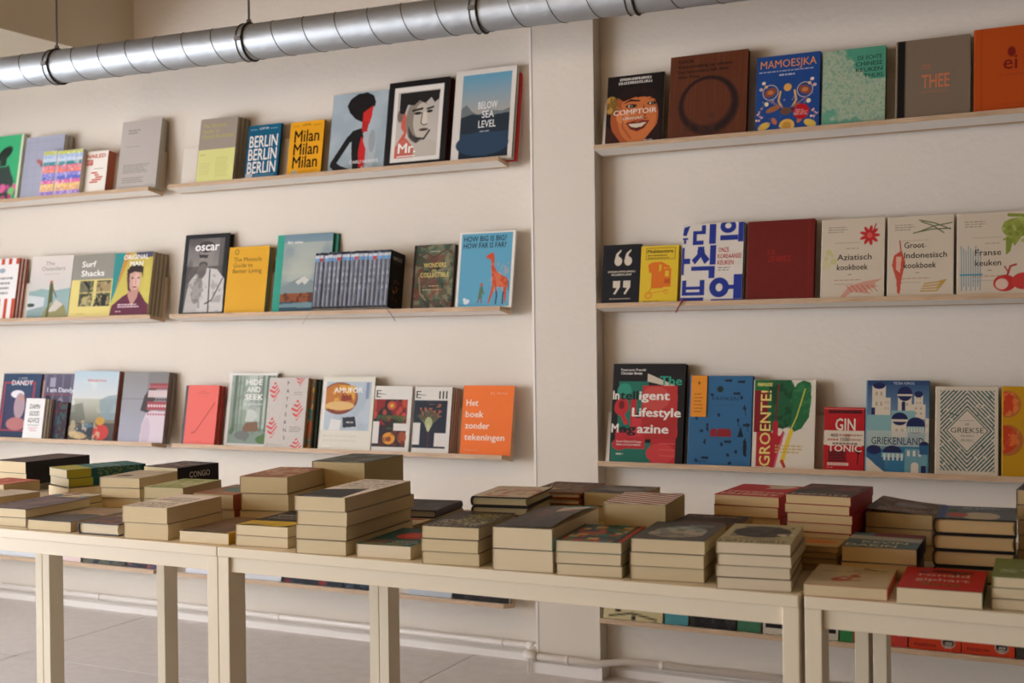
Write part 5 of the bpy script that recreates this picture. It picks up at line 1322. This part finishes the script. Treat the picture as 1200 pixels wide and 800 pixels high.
by_px('thick paperback with a curling grey cover', (575.8, 667.8), (575, 617), (646.6, 620), (706, 595), 2, '4A4440', t10, L=.24, rot=5, lift=lambda u, v: .011 * max(0.0, min(1, (u - .05))) ** 1.3 * math.sin(PI * min(1, max(0, v * .75 + .12))))
def t11(A):
    rg = random.Random(4)
    A.rect(0, 0, 1, 1, '7A6A54')
    for i in range(9):
        y_ = i / 9; x_ = 0
        while x_ < 1:
            w_ = rg.uniform(.06, .2); A.rect(x_, y_, x_ + w_, y_ + .1, rg.choice(['2E7A76', 'B84A34', 'C8A86A', '3E4A5A', '8A6A3A', 'A8B0A0', '1E5A5E'])); x_ += w_
    A.rect(.93, 0, 1, 1, 'B83A2A').rect(.86, 0, .93, 1, '3A4448').rect(0, 0, .07, 1, '4A3A30')
by_px('paperback with a teal and red patchwork cover', (651, 674), (650, 632.8), (729, 634.7), None, 3, '4A8A86', t11, L=.185, rot=7)
def t12(A): A.vgrad(0, 1, '4A4C4C', '5A5854').ell(.52, .55, .36, .3, '9AA8A0').ell(.5, .66, .38, .2, 'B0A898').noise(8, '5E6E68', .52, .6, 3, (.15, .3, .9, .8), .7).bars(.1, .72, .9, 2, .07, '3A3A38', .03, 3).marks(.55, .25, .9, .09, '8A9690', 2, 4)
by_px('grey paperback with a pale dome-shaped picture', (738.3, 678.7), (739, 630), (826.6, 633.6), (858.8, 613.4), 3, '55534F', t12, rot=6)
def t13(A): A.rect(0, 0, 1, 1, 'B0A87E').ell(.5, .42, .40, .30, '2E2A26').ell(.45, .2, .15, .1, '3E3A30').ell(.85, .55, .12, .06, 'C8C4A8').noise(9, '4A463C', .5, .6, 5, (.1, .1, .9, .7), .7).marks(.03, .97, .96, .11, '2A2622', 4, 11).marks(.05, .82, .85, .06, '3A342C', 7, 12)
by_px('khaki paperback with a large dark shape', (835, 691), (836, 635.5), (924.3, 639), (957.4, 618), 4, 'B0A67E', t13, rot=7)
def t14(A): A.rect(0, 0, 1, 1, 'CDBE9C').line([(.3, .68), (.42, .55), (.52, .62), (.44, .74), (.62, .70)], .05, 'B84A34').ell(.38, .72, .1, .06, 'B84A34').ell(.55, .52, .07, .05, 'B84A34').line([(.5, .5), (.6, .36)], .03, 'B84A34').line([(.5, .25), (.7, .18), (.9, .22)], .03, '3A3430').bars(.4, .3, .9, 1, .05, '4A4038', .02).line([(.6, .1), (.75, .22)], .03, '3A3430').bars(.1, .3, .35, 1, .05, '5A4A3A', .025, 3)
by_px('low cream paperback with a red lobster drawing', (941, 698), (941, 683.7), (1040, 688.7), (1057.5, 665), 1, 'C25A48', t14, side='R', rot=4, L=.175)
def t15(A): A.rect(0, 0, 1, 1, 'C21C16').text('ronald', .5, .40, .17, 'D8B4A4', W=.62, al='C', bold=.02).text('giphart', .5, .62, .17, 'D8B4A4', W=.66, al='C', bold=.02).text('lieve', .5, .82, .17, '8A7A2E', W=.45, al='C', bold=.02).ell(.5, .16, .2, .06, '5A1A12').ell(.7, .2, .12, .06, '6A2A14').noise(8, '4A1A10', .55, .62, 4, (.2, .1, .85, .3), .7)
by_px('low bright red paperback', (1048.7, 707.5), (1050, 688), (1151, 695), (1160.7, 670), 1, '5E6A44', t15, side='R', rot=3, L=.175, bgc='C21C16')
def t16(A): A.rect(0, 0, 1, 1, '7A8A4A').text('SV', .08, .75, .22, 'C4C8A0', W=.6, bold=.015).bars(.05, .3, .9, 3, .12, '8E9A5E', .03)
by_px('moss green paperback at the right picture edge', (1160, 713.7), (1162.5, 675), (1262, 681), None, 3, '7A8A4A', t16, L=.16, rot=3)
# ---- middle and back rows
def m0(A): A.vgrad(0, 1, '4A3832', '3A2C2A').noise(4, '6A4A44', .5, .6, 3, al=.7)
by_px('thick dark brown black-spined paperback at far left', None, (-40, 545.5), (30, 541.3), (97, 532.5), 2, '14100F', m0, P=2.42, side='R', rot=-4, w=.135, L=.20, z0=ZT + .02, bgc='3E2E2A', anc='R')
by_px('cream paperback lying under the dark brown one', None, (-44, 562), (24, 561), None, 1, 'CFC4A4', None, P=2.44, rot=-3, w=.14, zt=ZT + .0195, anc='R')
def m2(A):
    A.rect(0, 0, 1, 1, '2A6E70').rect(0, .68, 1, 1, 'A8A030').noise(6, '1E5256', .5, .6, 3, (0, 0, 1, .66), .8).bars(.1, .3, .9, 3, .1, '9ABABA', .03)
def m2s(A): A.rect(0, 0, 1, .70, '1E5458').rect(0, .70, 1, 1, 'A8A030').rect(0, 0, 1, .05, '14302E').noise(5, '7E8A4A', .5, .64, 4, (0, .08, 1, .62), .6)
by_px('teal paperback with a yellow lower third', None, (38, 548.3), (78.3, 550.8), (144.7, 541), 2, '2A6E70', m2, P=2.38, side='R', spine_art=m2s, z0=ZT + .028, w=.125, L=.21, rot=-22, pages='C2B494', anc='R')
by_px('plain cream paperback under the teal and yellow pair', None, (34, 572), (80, 573), None, 1, 'C8BC9C', None, P=2.37, rot=-20, w=.13, L=.20, zt=ZT + .0275, anc='R')
def m3(A): A.vgrad(0, 1, 'B8503E', 'C4604A').noise(6, 'D89A84', .5, .62, 3, al=.7)
by_px('salmon red paperback on the left table', None, (-52, 569), (4, 567.5), (77, 557), 2, 'B8503E', m3, keepL=True, P=2.20, rot=-5, w=.13, L=.11, pages='C2B088', anc='R')
def m4(A): A.rect(0, 0, 1, 1, 'D8D0C2').bars(.1, .3, .9, 4, .12, 'A89A8A', .04)
by_px('off-white paperback in front of the salmon one', None, (-65, 583), (-8, 583), (42, 575), 2, 'D8D0C2', m4, P=2.08, rot=-4, w=.13, L=.13, pages='C2B088', anc='R')
def m5(A): A.rect(0, 0, 1, 1, 'C8C0B0').blobs(14, (0, 0, 1, 1), .05, .14, ['B86A4A', '5A7A8A', 'D8D0C0', '8A5A3A', 'C8A85A'], 5)
by_px('cream paperback with a mixed photo cover', None, (50, 581), (104, 584), None, 2, 'CFC6B2', m5, P=2.19, rot=-2, w=.12, L=.08, pages='C9BA92')
def m6(A): A.rect(0, 0, 1, 1, 'CEC4B0').ell(.35, .72, .2, .1, '4A3E3A').bars(.1, .15, .9, 5, .1, 'A89880', .03).noise(6, 'B8A890', .5, .6, 4, al=.5)
by_px('cream paperback with a dark cover oval', None, (116.7, 559), (165, 560), (217.5, 551.7), 3, 'CEC4B0', m6, P=2.28, rot=8, L=.19)
def cong(A): A.vgrad(0, 1, '2A2626', '201C1C').noise(9, 'A87A74', .56, .62, 4, (.1, .1, .95, .9), .8).noise(12, '8A8480', .57, .62, 8, al=.6)
# thick black book, its lettered spine towards the viewer
_zt = on_y(208, 548.5, 2.46).z; _p = on_y(208, 548.5, 2.46)
_q = on_z(256, 542, _zt) - _p
_r = math.atan2(_q.y, _q.x); _L = min(.20, _q.length)
_ex = Vector((math.cos(_r), math.sin(_r), 0)); _ey = Vector((-math.sin(_r), math.cos(_r), 0))
_t = _zt - ZT - .033
_o = Vector((_p.x, _p.y, 0))
# book height runs along -ex, book width away from the viewer, spine facing the viewer
_M = frame(_o.x + _ex.x * _L, _o.y + _ex.y * _L, _zt - _t, _ey, -_ex, Vector((0, 0, 1)))
book('thick black book with CONGO on its spine', _M, .125, _L, _t, '171314', 'C9BA92', 'soft', 'L', cong, res=60, group=GT,
     spine_text=[('CONGO', .42, .28, .022 / _L, 'C9C4BC', .075 / _t, 'L', .0, -90, 0)])
_M2 = frame(_o.x + _ex.x * (_L + .004), _o.y + _ex.y * _L + .003, ZT + .0003, _ey, -_ex, Vector((0, 0, 1)))
book('cream paperback lying under the thick black book', _M2, .13, _L + .006, .032, 'C8BC9C', 'C9BA92', 'soft', 'R', None, group=GT)
def m8(A): A.vgrad(0, 1, '8A9A50', '9AA860').noise(6, 'C8C49A', .5, .6, 3, al=.7).bars(.1, .4, .9, 3, .12, 'D8D4B0', .04)
by_px('green-covered paperback below the thick black book', None, (168, 570), (216.7, 571), (271.7, 561.7), 3, '8A9A50', m8, P=2.14, rot=8, L=.17, pages='C9BA92')
def m9(A): A.vgrad(0, 1, '8E8A84', 'A8745A').poly([(.2, .3), (1, .2), (1, .7), (.4, .8)], '5E8480').noise(5, 'B8866A', .54, .62, 3, al=.6)
by_px('paperback with a teal-grey cover and brown spine', None, (226, 577.5), (278, 578.5), None, 2, 'A0583C', m9, P=2.17, rot=4, L=.17, side='R', bgc='9A8A7C', pages='C9BA92')
def m10(A): A.vgrad(0, 1, 'B07A58', 'A86A4A').noise(5, 'C8A888', .48, .58, 3, al=.8).noise(7, '7A4632', .54, .62, 6, al=.7).marks(.1, .5, .9, .12, 'D8C4A8', 4, 6)
by_px('terracotta patterned paperback', None, (281, 557.7), (339.9, 558), (404, 547.6), 3, 'A8664A', m10, P=2.16, rot=10, L=.20, pages='CBB98E')
def m13(A): A.vgrad(0, 1, '5E625A', '4E524A').noise(4, '8A8E84', .5, .62, 3, al=.7).ell(.6, .4, .25, .15, '3A3E38', al=.7)
by_px('very thick paperback with a grey-green cover', None, (365.6, 540), (421.6, 543), (476, 533.8), 2, '55584E', m13, P=2.36, rot=4, L=.20, pages='BBA97E')
def m15(A): A.vgrad(0, 1, '3E3A38', '464240').noise(5, '5A5652', .5, .6, 3, al=.6)
_z15 = on_y(511, 598, 2.36).z - .018
by_px('thin charcoal hardback at the back of the middle table', None, (455, 590), (511, 598), None, 1, '1E1A19', m15, P=2.36, kind='hard', side='R', rot=8, w=.13, L=.17, z0=_z15, anc='R', pages='8A7A5E', bgc='3E3A38')
def m16(A): A.rect(0, 0, 1, 1, 'C9BC9E').ell(.75, .12, .2, .08, 'B8502E').bars(.05, .35, .95, 6, .1, '8A7A60', .03, 4).line([(.0, .7), (.5, .6), (1, .7)], .03, 'A84A38')
by_px('cream line-patterned paperback beside the tall stack', None, (424, 614), (481, 616), None, 3, 'C9BC9E', m16, P=2.25, rot=4, L=.10, w=.12, anc='R', pages='B8A478')
by_px('cream paperback beneath the charcoal hardback', None, (452, 597), (509, 603), None, 3, 'CDBF9E', None, P=2.362, rot=7, w=.13, L=.175, zt=_z15 - .0004, anc='R')
def m17(A): A.rect(0, 0, 1, 1, 'CDBFA4').noise(7, 'B06A54', .5, .6, 3, (.15, .3, 1, .95), .8).ell(.6, .3, .2, .1, 'C8A890').line([(.1, .2), (.6, .1), (.95, .3)], .02, '8A4A3A')
_zs = ZT + .060
by_px('cream-jacketed black hardback with a reddish sketch', None, (551, 580.8), (614.4, 580.), (657.6, 567.6), 2, '1E1512', m17, keepL=True, P=2.15, kind='hard', rot=8, z0=_zs, L=.17, w=.122, pages='C2B48A', bgc='CDBFA4')
by_px('cream paperback beneath the pair of sketch-jacketed hardbacks', None, (548, 600.5), (606, 603), None, 2, 'BFAE86', None, P=2.155, rot=8, w=.12, L=.17, zt=_zs - .0004, pages='B8A67C')
_z18 = on_y(680, 577.5, 2.36).z - .026
def m18(A):
    A.rect(0, 0, 1, 1, '6A4A2E')
    for k in range(14):
        t_ = PI * k / 13 * 1.1 - .2; A.line([(.3, .75), (.3 + .7 * math.cos(t_), .75 - .55 * math.sin(t_))], .02, 'C8A878')
    A.noise(9, '3A281C', .5, .6, 5, al=.6)
by_px('brown fan-patterned hardback', None, (645, 577), (680, 577.5), (712, 566), 2, '8A4A1E', m18, P=2.36, kind='hard', side='R', rot=4, z0=_z18, w=.12, L=.16, bgc='6A4A2E', anc='R')
by_px('cream paperback beneath the fan-patterned hardbacks', None, (640, 590), (682, 591), None, 2, 'C2B28A', None, P=2.365, rot=5, w=.125, L=.165, zt=_z18 - .0004, pages='B8A67C', anc='R')
def m19(A): A.vgrad(0, 1, '5A5550', '4A4642').poly([(.1, .5), (.6, .2), (.9, .5), (.5, .8)], '7A7E80').noise(6, '8A7A6A', .54, .62, 5, al=.6).line([(.3, .6), (.9, .35)], .02, 'A8A8A0')
by_px('grey photo-covered paperback behind the red-striped one', None, (684, 575.8), (738, 577.5), (784, 571), 3, '4A4440', m19, P=2.37, rot=2, L=.15, w=.13, pages='BBA87C')
def m20(A):
    A.rect(0, 0, 1, 1, 'F0E8DC')
    for k in range(-6, 8): A.poly([(0, k / 7), (0, k / 7 + .07), (1, k / 7 + .37), (1, k / 7 + .3)], '8A1620')
    A.bars(.5, .08, .95, 2, .06, '4A2A2E', .03)
by_px('thick red-striped paperback', None, (707, 588.6), (781.5, 589.5), (817, 577), 2, 'CFC2AE', m20, P=2.13, rot=6, L=.18, pages='C4B084')
def m21(A): A.vgrad(0, 1, '33241C', '2A1E18').rect(.1, .82, .75, .9, '7A3A26').noise(7, '6A4A34', .54, .62, 4, (0, 0, 1, .4), .7).marks(.3, .25, .9, .08, '9A8A6E', 3, 7)
by_px('dark brown paperback with an orange strip', None, (788, 611), (861, 612.5), (892, 597), 3, '35251C', m21, keepL=True, P=2.16, rot=2, L=.11, w=.125, pages='C2A878')
def m22(A): A.rect(0, 0, 1, 1, 'BE1A1C').poly([(.4, .05), (.75, .0), (.95, .12), (.8, .3), (.5, .35), (.55, .2)], 'CBBFA8').marks(.08, .72, .94, .11, 'E0D6C0', 3, 9).marks(.05, .92, .95, .13, 'E0D6C0', 6, 8)
by_px('bright red paperback with white capitals', None, (837, 578.5), (908.7, 584), (938, 570), 5, 'B01418', m22, keepL=True, P=2.32, side='R', rot=-3, L=.18, pages='D2B888', bgc='BE1A1C')
def m23(A): A.vgrad(0, 1, '5A2A2A', '3A3430').noise(5, '8A4A44', .5, .6, 3, (0, 0, 1, .5), .7).noise(6, '2A2E2A', .5, .6, 7, (0, .3, 1, 1), .7).marks(.06, .95, .94, .10, 'D0C8B4', 5, 8).bars(.2, .7, .8, 1, .1, '8A8270', .03)
by_px('dark maroon paperback with a red spine', None, (920.6, 578.5), (996, 583), (1021, 570), 7, 'B01418', m23, P=2.25, side='R', rot=-3, L=.175, pages='D2B888', bgc='4A302C')
def m24(A): A.rect(0, 0, 1, 1, 'B89A66').ell(.5, .5, .4, .18, 'C8702A').bars(.1, .15, .9, 1, .1, '2A241E', .06)
by_px('small tan paperback with an orange smear', None, (925, 640), (982, 641), None, 4, 'B8935A', m24, P=2.145, rot=2, L=.095, w=.10, pages='C0A270', anc='R')
def m25(A): A.vgrad(0, 1, '5A4A48', '4A3E3E').ell(.55, .4, .25, .16, '7A8898').noise(7, '8A7468', .52, .6, 4, al=.6).bars(.15, .75, .9, 2, .1, 'B8A898', .045, 3)
by_px('paperback with a bent-open dark cover', None, (1014, 599), (1088, 606), None, 3, '4E403E', m25, P=2.32, rot=-3, L=.15, w=.12, pages='CAB284', lift=lambda u, v: .012 * (1 - u) ** 1.5 * (1 - .4 * v))
def m26(A): A.rect(0, 0, 1, 1, '54707A').poly([(.0, .2), (1, .3), (1, .55), (0, .45)], 'A8A89A').rect(.3, 0, 1, .24, '7A3A44').text('KEVIN', .22, .72, .19, 'C8C4A0', W=.62, bold=.02).text('DAKIN', .04, .96, .22, 'C8C4A0', W=.68, bold=.02).noise(7, '3E5660', .52, .6, 5, (0, .5, 1, 1), .6)
by_px('blue-grey paperback with a navy spine', None, (986, 638.7), (1072.5, 639), (1087, 622), 2, '2E3448', m26, keepL=True, P=2.11, side='R', rot=2, L=.15, pages='D2B888', bgc='54707A')
def m27(A): A.rect(0, 0, 1, 1, '5A6470').rect(0, 0, .1, 1, '24467A').ell(.55, .75, .24, .28, 'B8AE96').ell(.25, .72, .14, .16, 'A84A3A').ell(.18, .4, .08, .1, '2E5A3A').marks(.3, .22, .92, .10, 'B8B8AA', 7, 8).noise(6, '444C56', .5, .62, 4, (.5, 0, 1, .5), .6)
by_px('black hardback with a blue-grey illustrated jacket', None, (1093, 606), (1189, 607), (1189, 591.5), 4, '15110F', m27, keepL=True, P=2.13, kind='hard', rot=4, L=.155, pages='D0B07C', bgc='5A6470')
def m28(A): A.vgrad(0, 1, '3A3448', '2E2A3A')
by_px('purple-black paperback', None, (1191, 573.5), (1262, 577), None, 5, '2E2A3A', m28, P=2.34, rot=-3, L=.19, w=.13, pages='C2A878')
